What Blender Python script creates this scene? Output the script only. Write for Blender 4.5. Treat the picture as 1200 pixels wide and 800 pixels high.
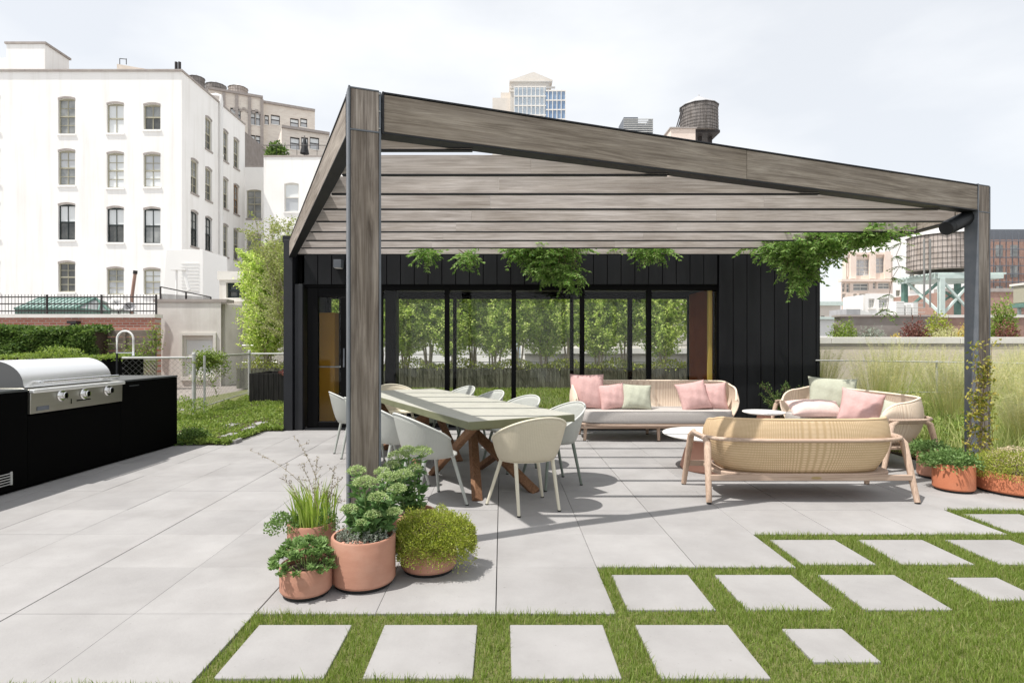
import bpy, math, random
import numpy as np
from mathutils import Vector, Matrix

for _o in list(bpy.data.objects):
    bpy.data.objects.remove(_o)
SC = bpy.context.scene
COL = SC.collection
R = math.radians
H = 1.37                      # eye height above the terrace

# ------------------------------------------------------------------ camera
cd = bpy.data.cameras.new('camera')
cam = bpy.data.objects.new('camera', cd)
COL.objects.link(cam)
cam.location = (0, 0, H)
cam.rotation_euler = (R(90), 0, 0)
cd.sensor_width = 36
cd.lens = 20.4
cd.shift_x = 0.01
cd.shift_y = 0.0017
cd.clip_start = 0.05
cd.clip_end = 3000
SC.camera = cam

# ------------------------------------------------------------------ light
SUN_D = Vector((0.45, 0.21, -1.0)).normalized()
ELEV = math.asin(-SUN_D.z)
AZ = math.atan2(-SUN_D.x, -SUN_D.y)
world = bpy.data.worlds.new('World')
SC.world = world
world.use_nodes = True
nt = world.node_tree
nt.nodes.clear()
wo = nt.nodes.new('ShaderNodeOutputWorld')
bg = nt.nodes.new('ShaderNodeBackground')
sky = nt.nodes.new('ShaderNodeTexSky')
sky.sky_type = 'NISHITA'
sky.sun_disc = False
sky.sun_elevation = ELEV
sky.sun_rotation = AZ
sky.air_density = 1.0
sky.dust_density = 1.5
tc = nt.nodes.new('ShaderNodeTexCoord')
mp = nt.nodes.new('ShaderNodeMapping')
mp.inputs['Scale'].default_value = (1.0, 1.0, 2.6)
mp.inputs['Location'].default_value = (1.2, 0.4, 0.7)
n1 = nt.nodes.new('ShaderNodeTexNoise')
n1.inputs['Scale'].default_value = 1.5
n1.inputs['Detail'].default_value = 7
n1.inputs['Roughness'].default_value = 0.5
rp = nt.nodes.new('ShaderNodeValToRGB')
rp.color_ramp.elements[0].position = 0.40
rp.color_ramp.elements[0].color = (0.72, 0.72, 0.72, 1)
rp.color_ramp.elements[1].position = 0.62
rp.color_ramp.elements[1].color = (0.97, 0.97, 0.97, 1)
mx = nt.nodes.new('ShaderNodeMix')
mx.data_type = 'RGBA'
mx.inputs[7].default_value = (9.0, 9.15, 9.3, 1)     # lit cloud
nt.links.new(tc.outputs['Generated'], mp.inputs[0])
nt.links.new(mp.outputs[0], n1.inputs[0])
nt.links.new(n1.outputs[0], rp.inputs[0])
nt.links.new(rp.outputs[0], mx.inputs[0])
nt.links.new(sky.outputs[0], mx.inputs[6])
nt.links.new(mx.outputs[2], bg.inputs[0])
bg.inputs[1].default_value = 0.082
nt.links.new(bg.outputs[0], wo.inputs[0])

sd = bpy.data.lights.new('sun', 'SUN')
sd.energy = 3.6
sd.angle = R(0.55)
sd.color = (1.0, 0.965, 0.915)
sun = bpy.data.objects.new('sun', sd)
COL.objects.link(sun)
sun.rotation_euler = SUN_D.to_track_quat('-Z', 'Y').to_euler()
sun.location = (-10, -5, 22)

SC.view_settings.view_transform = 'Standard'
SC.view_settings.look = 'None'
SC.view_settings.gamma = 1
SC.view_settings.exposure = 0.56

# ------------------------------------------------------------------ helpers
F = 680.0
def W(x, y, d):                       # point at depth d seen at photo pixel x, y
    return Vector(((x - 588) / F * d, d, H - (y - 402) / F * d))
def G(x, y, z=0.0):                   # point on the level z seen at photo pixel x, y
    d = (H - z) * F / (y - 402)
    return Vector(((x - 588) / F * d, d, z))

def tag(o, label=None, cat=None, group=None, kind=None):
    if label: o['label'] = label
    if cat: o['category'] = cat
    if group: o['group'] = group
    if kind: o['kind'] = kind
    return o
def thing(name, label, cat, loc=(0, 0, 0), rz=0, group=None):
    o = bpy.data.objects.new(name, None)
    o.empty_display_size = 0.1
    COL.objects.link(o)
    o.location = loc
    o.rotation_euler = (0, 0, rz)
    return tag(o, label, cat, group)
def copy_tree(o, parent=None):
    c = o.copy()
    COL.objects.link(c)
    if parent: c.parent = parent
    for ch in list(o.children):
        copy_tree(ch, c)
    return c

class MB:
    def __init__(s): s.v = []; s.f = []; s.mi = []; s.uv = []; s.m = 0; s.M = None
    def add(s, vs, fs, uvs=None):
        b = len(s.v)
        if s.M is not None: vs = [s.M @ Vector(p) for p in vs]
        s.v += [tuple(p) for p in vs]
        for i, f in enumerate(fs):
            s.f.append(tuple(b + k for k in f)); s.mi.append(s.m)
            s.uv.append(uvs[i] if uvs else None)
        return s
    def box(s, x0, y0, z0, x1, y1, z1):
        vs = [(x0,y0,z0),(x1,y0,z0),(x1,y1,z0),(x0,y1,z0),(x0,y0,z1),(x1,y0,z1),(x1,y1,z1),(x0,y1,z1)]
        return s.add(vs, [(0,3,2,1),(4,5,6,7),(0,1,5,4),(1,2,6,5),(2,3,7,6),(3,0,4,7)])
    def beam(s, p0, p1, w, h, up=(0, 0, 1)):   # box along p0-p1, w sideways, h along up
        p0 = Vector(p0); p1 = Vector(p1); d = (p1 - p0).normalized()
        up = Vector(up); sd_ = d.cross(up).normalized(); u = sd_.cross(d).normalized()
        vs = []
        for p in (p0, p1):
            for a, b in ((-1,-1),(1,-1),(1,1),(-1,1)):
                vs.append(p + sd_*a*w/2 + u*b*h/2)
        return s.add(vs, [(3,2,1,0),(4,5,6,7),(0,1,5,4),(1,2,6,5),(2,3,7,6),(3,0,4,7)])
    def tube(s, pts, r, n=8, cap=True, squash=1.0):
        pts = [Vector(p) for p in pts]; k = len(pts)
        rs = r if isinstance(r, (list, tuple)) else [r]*k
        ref = Vector((0,0,1))
        if abs((pts[-1]-pts[0]).normalized().z) > .95: ref = Vector((1,0,0))
        vs = []
        for i, p in enumerate(pts):
            d = (pts[min(i+1,k-1)] - pts[max(i-1,0)]).normalized()
            a = d.cross(ref)
            if a.length < 1e-4: a = d.cross(Vector((0,1,0)))
            a.normalize(); b = a.cross(d).normalized()
            for j in range(n):
                t = 2*math.pi*j/n
                vs.append(p + a*math.cos(t)*rs[i] + b*math.sin(t)*rs[i]*squash)
        fs = [(i*n+j, i*n+(j+1)%n, (i+1)*n+(j+1)%n, (i+1)*n+j) for i in range(k-1) for j in range(n)]
        if cap: fs += [tuple(range(n-1,-1,-1)), tuple((k-1)*n+j for j in range(n))]
        return s.add(vs, fs)
    def lathe(s, prof, c=(0,0,0), n=32, cap0=False, cap1=False):
        vs = [(c[0]+r*math.cos(2*math.pi*j/n), c[1]+r*math.sin(2*math.pi*j/n), c[2]+z) for r, z in prof for j in range(n)]
        k = len(prof)
        fs = [(i*n+j, i*n+(j+1)%n, (i+1)*n+(j+1)%n, (i+1)*n+j) for i in range(k-1) for j in range(n)]
        if cap0: fs.append(tuple(range(n-1,-1,-1)))
        if cap1: fs.append(tuple((k-1)*n+j for j in range(n)))
        return s.add(vs, fs)
    def grid(s, fn, nu, nv, flip=False, closeu=False):
        vs = []; 
        for i in range(nu+1):
            for j in range(nv+1): vs.append(fn(i/nu, j/nv))
        fs = []; uvs = []
        for i in range(nu):
            for j in range(nv):
                q = [i*(nv+1)+j, (i+1)*(nv+1)+j, (i+1)*(nv+1)+j+1, i*(nv+1)+j+1]
                u = [(i/nu,j/nv),((i+1)/nu,j/nv),((i+1)/nu,(j+1)/nv),(i/nu,(j+1)/nv)]
                if flip: q.reverse(); u.reverse()
                fs.append(tuple(q)); uvs.append(u)
        return s.add(vs, fs, uvs)
    def prism(s, poly, z0, z1):
        n = len(poly)
        vs = [(x,y,z0) for x,y in poly] + [(x,y,z1) for x,y in poly]
        fs = [tuple(range(n-1,-1,-1)), tuple(range(n,2*n))] + [(i,(i+1)%n,n+(i+1)%n,n+i) for i in range(n)]
        return s.add(vs, fs)
    def build(s, name, mats, parent=None, smooth=None, bevel=0, solid=0, segs=2, sub=0):
        me = bpy.data.meshes.new(name)
        me.from_pydata(s.v, [], s.f)
        mats = mats if isinstance(mats, (list, tuple)) else [mats]
        for m in mats: me.materials.append(m)
        if len(mats) > 1: me.polygons.foreach_set('material_index', s.mi)
        if any(u is not None for u in s.uv):
            ul = me.uv_layers.new(name='UVMap'); k = 0
            for u, f in zip(s.uv, s.f):
                for q in range(len(f)):
                    if u: ul.data[k].uv = u[q]
                    k += 1
        if smooth:
            me.polygons.foreach_set('use_smooth', [True]*len(s.f))
            me.set_sharp_from_angle(angle=R(smooth))
        me.update()
        o = bpy.data.objects.new(name, me)
        COL.objects.link(o)
        if parent: o.parent = parent
        if solid:
            md = o.modifiers.new('s', 'SOLIDIFY'); md.thickness = solid; md.offset = 0
        if bevel:
            md = o.modifiers.new('b', 'BEVEL'); md.width = bevel; md.segments = segs
            md.limit_method = 'ANGLE'; md.angle_limit = R(40); md.harden_normals = False
        if sub:
            md = o.modifiers.new('u', 'SUBSURF'); md.levels = sub; md.render_levels = sub
        return o

def struct(o): o['kind'] = 'structure'; return o

# bulk meshes of many small leaves / blades
def bulk(name, V, T, mats, parent=None, mi=None):
    me = bpy.data.meshes.new(name)
    V = np.asarray(V, dtype=np.float32); T = np.asarray(T, dtype=np.int32)
    me.vertices.add(len(V)); me.vertices.foreach_set('co', V.ravel())
    me.loops.add(len(T)*3); me.loops.foreach_set('vertex_index', T.ravel())
    me.polygons.add(len(T)); me.polygons.foreach_set('loop_start', np.arange(0, len(T)*3, 3, dtype=np.int32))
    mats = mats if isinstance(mats, (list, tuple)) else [mats]
    for m in mats: me.materials.append(m)
    if mi is not None: me.polygons.foreach_set('material_index', np.asarray(mi, dtype=np.int32))
    me.update(calc_edges=True)
    o = bpy.data.objects.new(name, me)
    COL.objects.link(o)
    if parent: o.parent = parent
    return o
rng = np.random.default_rng(7)
random.seed(7)
def unit(a): return a / np.maximum(np.linalg.norm(a, axis=-1, keepdims=True), 1e-6)
class LB:                              # collects leaves: position, direction, length, width
    def __init__(s): s.P = []; s.D = []; s.L = []; s.Wd = []
    def add(s, P, D, L, Wd):
        P = np.atleast_2d(np.asarray(P, float)); n = len(P)
        D = np.broadcast_to(np.asarray(D, float), (n, 3))
        s.P.append(P); s.D.append(unit(D)); s.L.append(np.broadcast_to(L, (n,)).astype(float)); s.Wd.append(np.broadcast_to(Wd, (n,)).astype(float))
    def n(s): return sum(len(p) for p in s.P)
    def build(s, name, mats, parent=None, fold=.18, curl=.15):
        P = np.concatenate(s.P); D = np.concatenate(s.D); L = np.concatenate(s.L)[:,None]; Wd = np.concatenate(s.Wd)[:,None]
        n = len(P)
        rr = rng.normal(size=(n,3)); S = unit(np.cross(D, rr)); N = np.cross(S, D)
        mid = P + D*L*.45
        V = np.stack([P, mid - S*Wd/2 + N*Wd*fold, P + D*L - N*L*curl, mid + S*Wd/2 + N*Wd*fold], 1).reshape(-1,3)
        i = np.arange(n)[:,None]*4
        T = np.concatenate([i+[0,3,2], i+[0,2,1]], 1).reshape(-1,3)
        return bulk(name, V, T, mats, parent)
def blades(name, P, Hh, wd, lean, mats, parent=None, dirs=None):   # two-segment grass blades
    n = len(P); Hh = np.broadcast_to(Hh, (n,))[:,None]; wd = np.broadcast_to(wd, (n,))[:,None]
    a = rng.uniform(0, 2*np.pi, n); A = np.stack([np.cos(a), np.sin(a), 0*a], 1)
    if dirs is None:
        b = rng.uniform(0, 2*np.pi, n); B = np.stack([np.cos(b), np.sin(b), 0*b], 1) * np.abs(rng.normal(0, lean, n))[:,None]
    else: B = dirs
    up = np.array([0,0,1.])
    m = P + (up*.6 + B*.35)*Hh; t = P + (up*.98 + B)*Hh
    V = np.stack([P-A*wd/2, P+A*wd/2, m-A*wd*.4, m+A*wd*.4, t], 1).reshape(-1,3)
    i = np.arange(n)[:,None]*5
    T = np.concatenate([i+[0,1,3], i+[0,3,2], i+[2,3,4]], 1).reshape(-1,3)
    return bulk(name, V, T, mats, parent)

# ------------------------------------------------------------------ materials
def c4(c): return (c[0], c[1], c[2], 1)
def base(name):
    m = bpy.data.materials.new(name); m.use_nodes = True
    return m, m.node_tree, m.node_tree.nodes['Principled BSDF']
def mat(name, c, c2=None, rough=.7, scale=6, stretch=(1,1,1), detail=6, bump=0, bscale=None, metal=0, spec=.4, coords='Object', dirt=None):
    m, t, p = base(name)
    p.inputs['Roughness'].default_value = rough
    p.inputs['Metallic'].default_value = metal
    p.inputs['Specular IOR Level'].default_value = spec
    p.inputs['Base Color'].default_value = c4(c)
    if c2 or bump:
        tcn = t.nodes.new('ShaderNodeTexCoord'); mpn = t.nodes.new('ShaderNodeMapping')
        mpn.inputs['Scale'].default_value = stretch
        t.links.new(tcn.outputs[coords], mpn.inputs[0])
    if c2:
        n = t.nodes.new('ShaderNodeTexNoise'); n.inputs['Scale'].default_value = scale; n.inputs['Detail'].default_value = detail; n.inputs['Roughness'].default_value = .6
        r = t.nodes.new('ShaderNodeValToRGB')
        r.color_ramp.elements[0].position = .32; r.color_ramp.elements[1].position = .68
        r.color_ramp.elements[0].color = c4(c); r.color_ramp.elements[1].color = c4(c2)
        t.links.new(mpn.outputs[0], n.inputs[0]); t.links.new(n.outputs[0], r.inputs[0])
        out = r.outputs[0]
        if dirt:                       # larger irregular stains: (colour, scale, amount)
            n2 = t.nodes.new('ShaderNodeTexNoise'); n2.inputs['Scale'].default_value = dirt[1]; n2.inputs['Detail'].default_value = 8
            t.links.new(tcn.outputs['Object'], n2.inputs[0])
            r2 = t.nodes.new('ShaderNodeValToRGB'); r2.color_ramp.elements[0].position = .5; r2.color_ramp.elements[1].position = .75
            r2.color_ramp.elements[1].color = (dirt[2],)*3 + (1,)
            mm = t.nodes.new('ShaderNodeMix'); mm.data_type = 'RGBA'; mm.inputs[7].default_value = c4(dirt[0])
            t.links.new(n2.outputs[0], r2.inputs[0]); t.links.new(r2.outputs[0], mm.inputs[0]); t.links.new(out, mm.inputs[6]); out = mm.outputs[2]
        t.links.new(out, p.inputs['Base Color'])
    if bump:
        nb = t.nodes.new('ShaderNodeTexNoise'); nb.inputs['Scale'].default_value = bscale or scale*4; nb.inputs['Detail'].default_value = 5
        bn = t.nodes.new('ShaderNodeBump'); bn.inputs['Strength'].default_value = bump; bn.inputs['Distance'].default_value = .01
        t.links.new(mpn.outputs[0], nb.inputs[0]); t.links.new(nb.outputs[0], bn.inputs['Height']); t.links.new(bn.outputs[0], p.inputs['Normal'])
    return m
def leafmat(name, cols, trans=.3, rough=.55):
    m, t, p = base(name)
    g = t.nodes.new('ShaderNodeNewGeometry'); r = t.nodes.new('ShaderNodeValToRGB')
    el = r.color_ramp.elements
    while len(el) < len(cols): el.new(.5)
    for i, c in enumerate(cols):
        el[i].position = i/(len(cols)-1); el[i].color = c4(c)
    t.links.new(g.outputs['Random Per Island'], r.inputs[0])
    t.links.new(r.outputs[0], p.inputs['Base Color'])
    p.inputs['Roughness'].default_value = rough; p.inputs['Specular IOR Level'].default_value = .3
    if trans:
        tr = t.nodes.new('ShaderNodeBsdfTranslucent'); ms = t.nodes.new('ShaderNodeMixShader'); ms.inputs[0].default_value = trans
        hs = t.nodes.new('ShaderNodeHueSaturation'); hs.inputs['Value'].default_value = 1.7; hs.inputs['Saturation'].default_value = 1.1
        t.links.new(r.outputs[0], hs.inputs['Color']); t.links.new(hs.outputs[0], tr.inputs[0])
        out = t.nodes['Material Output']
        t.links.new(p.outputs[0], ms.inputs[1]); t.links.new(tr.outputs[0], ms.inputs[2]); t.links.new(ms.outputs[0], out.inputs[0])
    return m
def wood(name, c, c2, ax='X', grain=30, dark=None, rot=0, isl=.12):
    st = {'X': (.06,1,1), 'Y': (1,.06,1), 'Z': (1,1,.06)}[ax]
    m, t, p = base(name)
    p.inputs['Roughness'].default_value = .75; p.inputs['Specular IOR Level'].default_value = .25
    tcn = t.nodes.new('ShaderNodeTexCoord'); mpn = t.nodes.new('ShaderNodeMapping'); mpn.inputs['Scale'].default_value = st
    mr_ = t.nodes.new('ShaderNodeMapping'); mr_.inputs['Rotation'].default_value = (0, 0, rot)
    gi = t.nodes.new('ShaderNodeNewGeometry'); ai = t.nodes.new('ShaderNodeVectorMath'); ai.operation = 'ADD'; si = t.nodes.new('ShaderNodeMath'); si.operation = 'MULTIPLY'; si.inputs[1].default_value = 37
    t.links.new(gi.outputs['Random Per Island'], si.inputs[0]); t.links.new(tcn.outputs['Object'], mr_.inputs[0]); t.links.new(mr_.outputs[0], ai.inputs[0]); t.links.new(si.outputs[0], ai.inputs[1])
    t.links.new(ai.outputs[0], mpn.inputs[0])
    n0 = t.nodes.new('ShaderNodeTexNoise'); n0.inputs['Scale'].default_value = 2.5; n0.inputs['Detail'].default_value = 2; t.links.new(mpn.outputs[0], n0.inputs[0])
    w = t.nodes.new('ShaderNodeTexNoise'); w.inputs['Scale'].default_value = grain; w.inputs['Detail'].default_value = 8; w.inputs['Roughness'].default_value = .65; w.inputs['Distortion'].default_value = 1.2
    t.links.new(mpn.outputs[0], w.inputs[0])
    r = t.nodes.new('ShaderNodeValToRGB'); r.color_ramp.elements[0].position = .33; r.color_ramp.elements[1].position = .66
    r.color_ramp.elements[0].color = c4(c2); r.color_ramp.elements[1].color = c4(c)
    t.links.new(w.outputs[0], r.inputs[0])
    # larger blotches of weathering
    nb = t.nodes.new('ShaderNodeTexNoise'); nb.inputs['Scale'].default_value = 1.6; nb.inputs['Detail'].default_value = 7; nb.inputs['Roughness'].default_value = .65
    mp2 = t.nodes.new('ShaderNodeMapping'); mp2.inputs['Scale'].default_value = {'X': (.5,1,1.6), 'Y': (1,.5,1.6), 'Z': (1.6,1,.5)}[ax]
    t.links.new(ai.outputs[0], mp2.inputs[0]); t.links.new(mp2.outputs[0], nb.inputs[0])
    rb = t.nodes.new('ShaderNodeValToRGB'); rb.color_ramp.elements[0].position = .42; rb.color_ramp.elements[1].position = .72
    rb.color_ramp.elements[0].color = (1,1,1,1); d = dark or .55; rb.color_ramp.elements[1].color = (d, d*.95, d*.88, 1)
    t.links.new(nb.outputs[0], rb.inputs[0])
    mm = t.nodes.new('ShaderNodeMix'); mm.data_type = 'RGBA'; mm.blend_type = 'MULTIPLY'; mm.inputs[0].default_value = 1
    t.links.new(r.outputs[0], mm.inputs[6]); t.links.new(rb.outputs[0], mm.inputs[7])
    fp_ = t.nodes.new('ShaderNodeMapping'); fp_.inputs['Scale'].default_value = {'X': (.02,1,1), 'Y': (1,.02,1), 'Z': (1,1,.02)}[ax]
    fn_ = t.nodes.new('ShaderNodeTexNoise'); fn_.inputs['Scale'].default_value = 150; fn_.inputs['Detail'].default_value = 3
    fr_ = t.nodes.new('ShaderNodeValToRGB'); fr_.color_ramp.elements[0].position = .38; fr_.color_ramp.elements[1].position = .58; fr_.color_ramp.elements[0].color = (.76,.74,.72,1); fr_.color_ramp.elements[1].color = (1,1,1,1)
    fm_ = t.nodes.new('ShaderNodeMix'); fm_.data_type = 'RGBA'; fm_.blend_type = 'MULTIPLY'; fm_.inputs[0].default_value = 1
    t.links.new(ai.outputs[0], fp_.inputs[0]); t.links.new(fp_.outputs[0], fn_.inputs[0]); t.links.new(fn_.outputs[0], fr_.inputs[0]); t.links.new(mm.outputs[2], fm_.inputs[6]); t.links.new(fr_.outputs[0], fm_.inputs[7]); mm = fm_
    hv = t.nodes.new('ShaderNodeHueSaturation'); mv = t.nodes.new('ShaderNodeMapRange'); mv.inputs[3].default_value = 1-isl; mv.inputs[4].default_value = 1+isl
    t.links.new(gi.outputs['Random Per Island'], mv.inputs[0]); t.links.new(mv.outputs[0], hv.inputs['Value']); t.links.new(mm.outputs[2], hv.inputs['Color']); t.links.new(hv.outputs[0], p.inputs['Base Color'])
    bn = t.nodes.new('ShaderNodeBump'); bn.inputs['Strength'].default_value = .35; bn.inputs['Distance'].default_value = .006
    t.links.new(w.outputs[0], bn.inputs['Height']); t.links.new(bn.outputs[0], p.inputs['Normal'])
    return m
def glassmat(name, tint=(.985,.99,.985), refl=1.0, rough=0):
    m = bpy.data.materials.new(name); m.use_nodes = True; t = m.node_tree; t.nodes.clear()
    o = t.nodes.new('ShaderNodeOutputMaterial'); tr = t.nodes.new('ShaderNodeBsdfTransparent'); tr.inputs[0].default_value = c4(tint)
    gl = t.nodes.new('ShaderNodeBsdfGlossy'); gl.inputs['Roughness'].default_value = rough
    fr = t.nodes.new('ShaderNodeFresnel'); fr.inputs[0].default_value = 1.5
    mu = t.nodes.new('ShaderNodeMath'); mu.operation = 'MULTIPLY_ADD'; mu.inputs[1].default_value = refl; mu.inputs[2].default_value = 0; mu.use_clamp = True
    ms = t.nodes.new('ShaderNodeMixShader')
    t.links.new(fr.outputs[0], mu.inputs[0]); t.links.new(mu.outputs[0], ms.inputs[0]); t.links.new(tr.outputs[0], ms.inputs[1]); t.links.new(gl.outputs[0], ms.inputs[2]); t.links.new(ms.outputs[0], o.inputs[0])
    return m
def cordmat(name, c, c2, nu, nv=0, rough=.75, holes=0.0):   # woven cord: stripes along uv
    m, t, p = base(name)
    p.inputs['Roughness'].default_value = rough; p.inputs['Specular IOR Level'].default_value = .2
    uv = t.nodes.new('ShaderNodeUVMap'); sp = t.nodes.new('ShaderNodeSeparateXYZ'); t.links.new(uv.outputs[0], sp.inputs[0])
    def wave(sock, k):
        a = t.nodes.new('ShaderNodeMath'); a.operation = 'MULTIPLY'; a.inputs[1].default_value = k*2*math.pi
        b = t.nodes.new('ShaderNodeMath'); b.operation = 'SINE'; c_ = t.nodes.new('ShaderNodeMath'); c_.operation = 'MULTIPLY_ADD'; c_.inputs[1].default_value = .5; c_.inputs[2].default_value = .5
        t.links.new(sock, a.inputs[0]); t.links.new(a.outputs[0], b.inputs[0]); t.links.new(b.outputs[0], c_.inputs[0]); return c_.outputs[0]
    h = wave(sp.outputs[0], nu)
    if nv:
        h2 = wave(sp.outputs[1], nv); mu = t.nodes.new('ShaderNodeMath'); mu.operation = 'MULTIPLY'
        t.links.new(h, mu.inputs[0]); t.links.new(h2, mu.inputs[1]); hh = mu.outputs[0]
    else: hh = h
    n = t.nodes.new('ShaderNodeTexNoise'); n.inputs['Scale'].default_value = 9; n.inputs['Detail'].default_value = 4
    ad = t.nodes.new('ShaderNodeMath'); ad.operation = 'MULTIPLY_ADD'; ad.inputs[1].default_value = .5; 
    t.links.new(n.outputs[0], ad.inputs[0]); t.links.new(hh, ad.inputs[2])
    r = t.nodes.new('ShaderNodeValToRGB'); r.color_ramp.elements[0].position = .3; r.color_ramp.elements[1].position = .75
    r.color_ramp.elements[0].color = c4(c2); r.color_ramp.elements[1].color = c4(c)
    t.links.new(ad.outputs[0], r.inputs[0]); t.links.new(r.outputs[0], p.inputs['Base Color'])
    bn = t.nodes.new('ShaderNodeBump'); bn.inputs['Strength'].default_value = .5; bn.inputs['Distance'].default_value = .004
    t.links.new(hh, bn.inputs['Height']); t.links.new(bn.outputs[0], p.inputs['Normal'])
    if holes:
        gt = t.nodes.new('ShaderNodeMath'); gt.operation = 'GREATER_THAN'; gt.inputs[1].default_value = holes
        t.links.new(hh, gt.inputs[0])
        tb = t.nodes.new('ShaderNodeBsdfTransparent'); ms = t.nodes.new('ShaderNodeMixShader')
        t.links.new(gt.outputs[0], ms.inputs[0]); t.links.new(p.outputs[0], ms.inputs[1]); t.links.new(tb.outputs[0], ms.inputs[2])
        t.links.new(ms.outputs[0], t.nodes['Material Output'].inputs[0])
    return m
def brickmat(name, c, c2, mortar, sc=1.0, bw=.22, bh=.075, coords='Object', rot=(R(90),0,0)):
    m, t, p = base(name); p.inputs['Roughness'].default_value = .85
    tcn = t.nodes.new('ShaderNodeTexCoord'); mpn = t.nodes.new('ShaderNodeMapping'); mpn.inputs['Rotation'].default_value = rot
    b = t.nodes.new('ShaderNodeTexBrick'); b.inputs['Color1'].default_value = c4(c); b.inputs['Color2'].default_value = c4(c2); b.inputs['Mortar'].default_value = c4(mortar)
    b.inputs['Scale'].default_value = sc; b.inputs['Brick Width'].default_value = bw; b.inputs['Row Height'].default_value = bh; b.inputs['Mortar Size'].default_value = .012
    t.links.new(tcn.outputs[coords], mpn.inputs[0]); t.links.new(mpn.outputs[0], b.inputs[0]); t.links.new(b.outputs[0], p.inputs['Base Color'])
    return m

M = {}
M['paver'] = mat('paver', (.285,.275,.27), (.345,.334,.328), rough=.8, scale=2.2, detail=8, bump=.15, bscale=60, spec=.25, dirt=((.245,.232,.222), 1.7, .4))
def streaks(m, col, amt, sx=2.0, sz=.12, k=0):      # rain streaks running down a wall
    t = m.node_tree; p = t.nodes['Principled BSDF']; src = p.inputs['Base Color'].links[0].from_socket
    tcn = t.nodes.new('ShaderNodeTexCoord'); mpn = t.nodes.new('ShaderNodeMapping'); mpn.inputs['Scale'].default_value = (sx, sx, sz)
    n = t.nodes.new('ShaderNodeTexNoise'); n.inputs['Scale'].default_value = 1; n.inputs['Detail'].default_value = 7; n.inputs['Roughness'].default_value = .6
    r = t.nodes.new('ShaderNodeValToRGB'); r.color_ramp.elements[0].position = .5; r.color_ramp.elements[1].position = .8; r.color_ramp.elements[0].color = (0,0,0,1); r.color_ramp.elements[1].color = (amt,)*3+(1,)
    mm = t.nodes.new('ShaderNodeMix'); mm.data_type = 'RGBA'; mm.inputs[7].default_value = c4(col)
    t.links.new(tcn.outputs['Object'], mpn.inputs[0]); t.links.new(mpn.outputs[0], n.inputs[0]); t.links.new(n.outputs[0], r.inputs[0]); t.links.new(r.outputs[0], mm.inputs[0]); t.links.new(src, mm.inputs[6]); t.links.new(mm.outputs[2], p.inputs['Base Color'])
def specks(m, col, scale, amt, lo=.62, hi=.72):
    t = m.node_tree; p = t.nodes['Principled BSDF']; src = p.inputs['Base Color'].links[0].from_socket
    tcn = t.nodes.new('ShaderNodeTexCoord'); n = t.nodes.new('ShaderNodeTexNoise'); n.inputs['Scale'].default_value = scale; n.inputs['Detail'].default_value = 3
    r = t.nodes.new('ShaderNodeValToRGB'); r.color_ramp.elements[0].position = lo; r.color_ramp.elements[1].position = hi; r.color_ramp.elements[0].color = (0,0,0,1); r.color_ramp.elements[1].color = (amt,)*3+(1,)
    mm = t.nodes.new('ShaderNodeMix'); mm.data_type = 'RGBA'; mm.inputs[7].default_value = c4(col)
    t.links.new(tcn.outputs['Object'], n.inputs[0]); t.links.new(n.outputs[0], r.inputs[0]); t.links.new(r.outputs[0], mm.inputs[0]); t.links.new(src, mm.inputs[6]); t.links.new(mm.outputs[2], p.inputs['Base Color'])
specks(M['paver'], (.17,.16,.15), 40, .4, .68, .76)
specks(M['paver'], (.37,.36,.355), 5, .28, .52, .75)
# every slab a slightly different tone
_t = M['paver'].node_tree; _p = _t.nodes['Principled BSDF']; _src = _p.inputs['Base Color'].links[0].from_socket
_g = _t.nodes.new('ShaderNodeNewGeometry'); _h = _t.nodes.new('ShaderNodeHueSaturation'); _mr = _t.nodes.new('ShaderNodeMapRange')
_mr.inputs[3].default_value = .94; _mr.inputs[4].default_value = 1.05
_t.links.new(_g.outputs['Random Per Island'], _mr.inputs[0]); _t.links.new(_mr.outputs[0], _h.inputs['Value']); _t.links.new(_src, _h.inputs['Color']); _t.links.new(_h.outputs[0], _p.inputs['Base Color'])
M['joint'] = mat('joint', (.12,.11,.10), rough=.95)
M['thatch'] = mat('thatch', (.09,.12,.028), (.15,.14,.055), scale=30, rough=.95)
M['turf'] = leafmat('turf', [(.105,.155,.022),(.175,.245,.045),(.25,.325,.08),(.14,.20,.035),(.36,.35,.15)], .35)
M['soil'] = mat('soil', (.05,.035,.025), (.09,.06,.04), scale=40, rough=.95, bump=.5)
M['greywood_x'] = wood('greywood_x', (.42,.37,.315), (.20,.168,.14), 'X', 20, dark=.62, rot=R(-21.2), isl=.06)
M['greywood_y'] = wood('greywood_y', (.42,.37,.32), (.20,.17,.145), 'Y', 20, dark=.65, rot=R(-23.5), isl=.06)
M['greywood_z'] = wood('greywood_z', (.42,.37,.33), (.14,.115,.098), 'Z', 20, dark=.6, isl=.03)
M['slatwood'] = wood('slatwood', (.60,.55,.52), (.40,.36,.335), 'X', 18, dark=.66, isl=.14)
M['steel_dark'] = mat('steel_dark', (.010,.011,.013), (.018,.019,.022), rough=.5, scale=8, spec=.3)
M['steel_blue'] = mat('steel_blue', (.10,.115,.135), (.14,.15,.17), rough=.45, scale=10, spec=.5)
M['cladding'] = mat('cladding', (.010,.0105,.012), (.019,.020,.022), rough=.6, scale=3, stretch=(1,1,.2), spec=.16)
M['frame_black'] = mat('frame_black', (.002,.002,.0024), rough=.5, spec=.1)
M['panel_grey'] = mat('panel_grey', (.012,.013,.016), (.018,.019,.023), rough=.5, scale=3)
M['glass'] = glassmat('glass', refl=.32)
M['interior'] = mat('interior', (.05,.048,.045), rough=.7)
M['interior_floor'] = mat('interior_floor', (.12,.11,.10), rough=.5)
M['ochre'] = mat('ochre', (.55,.27,.02), (.60,.31,.03), rough=.6, scale=3)
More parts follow.
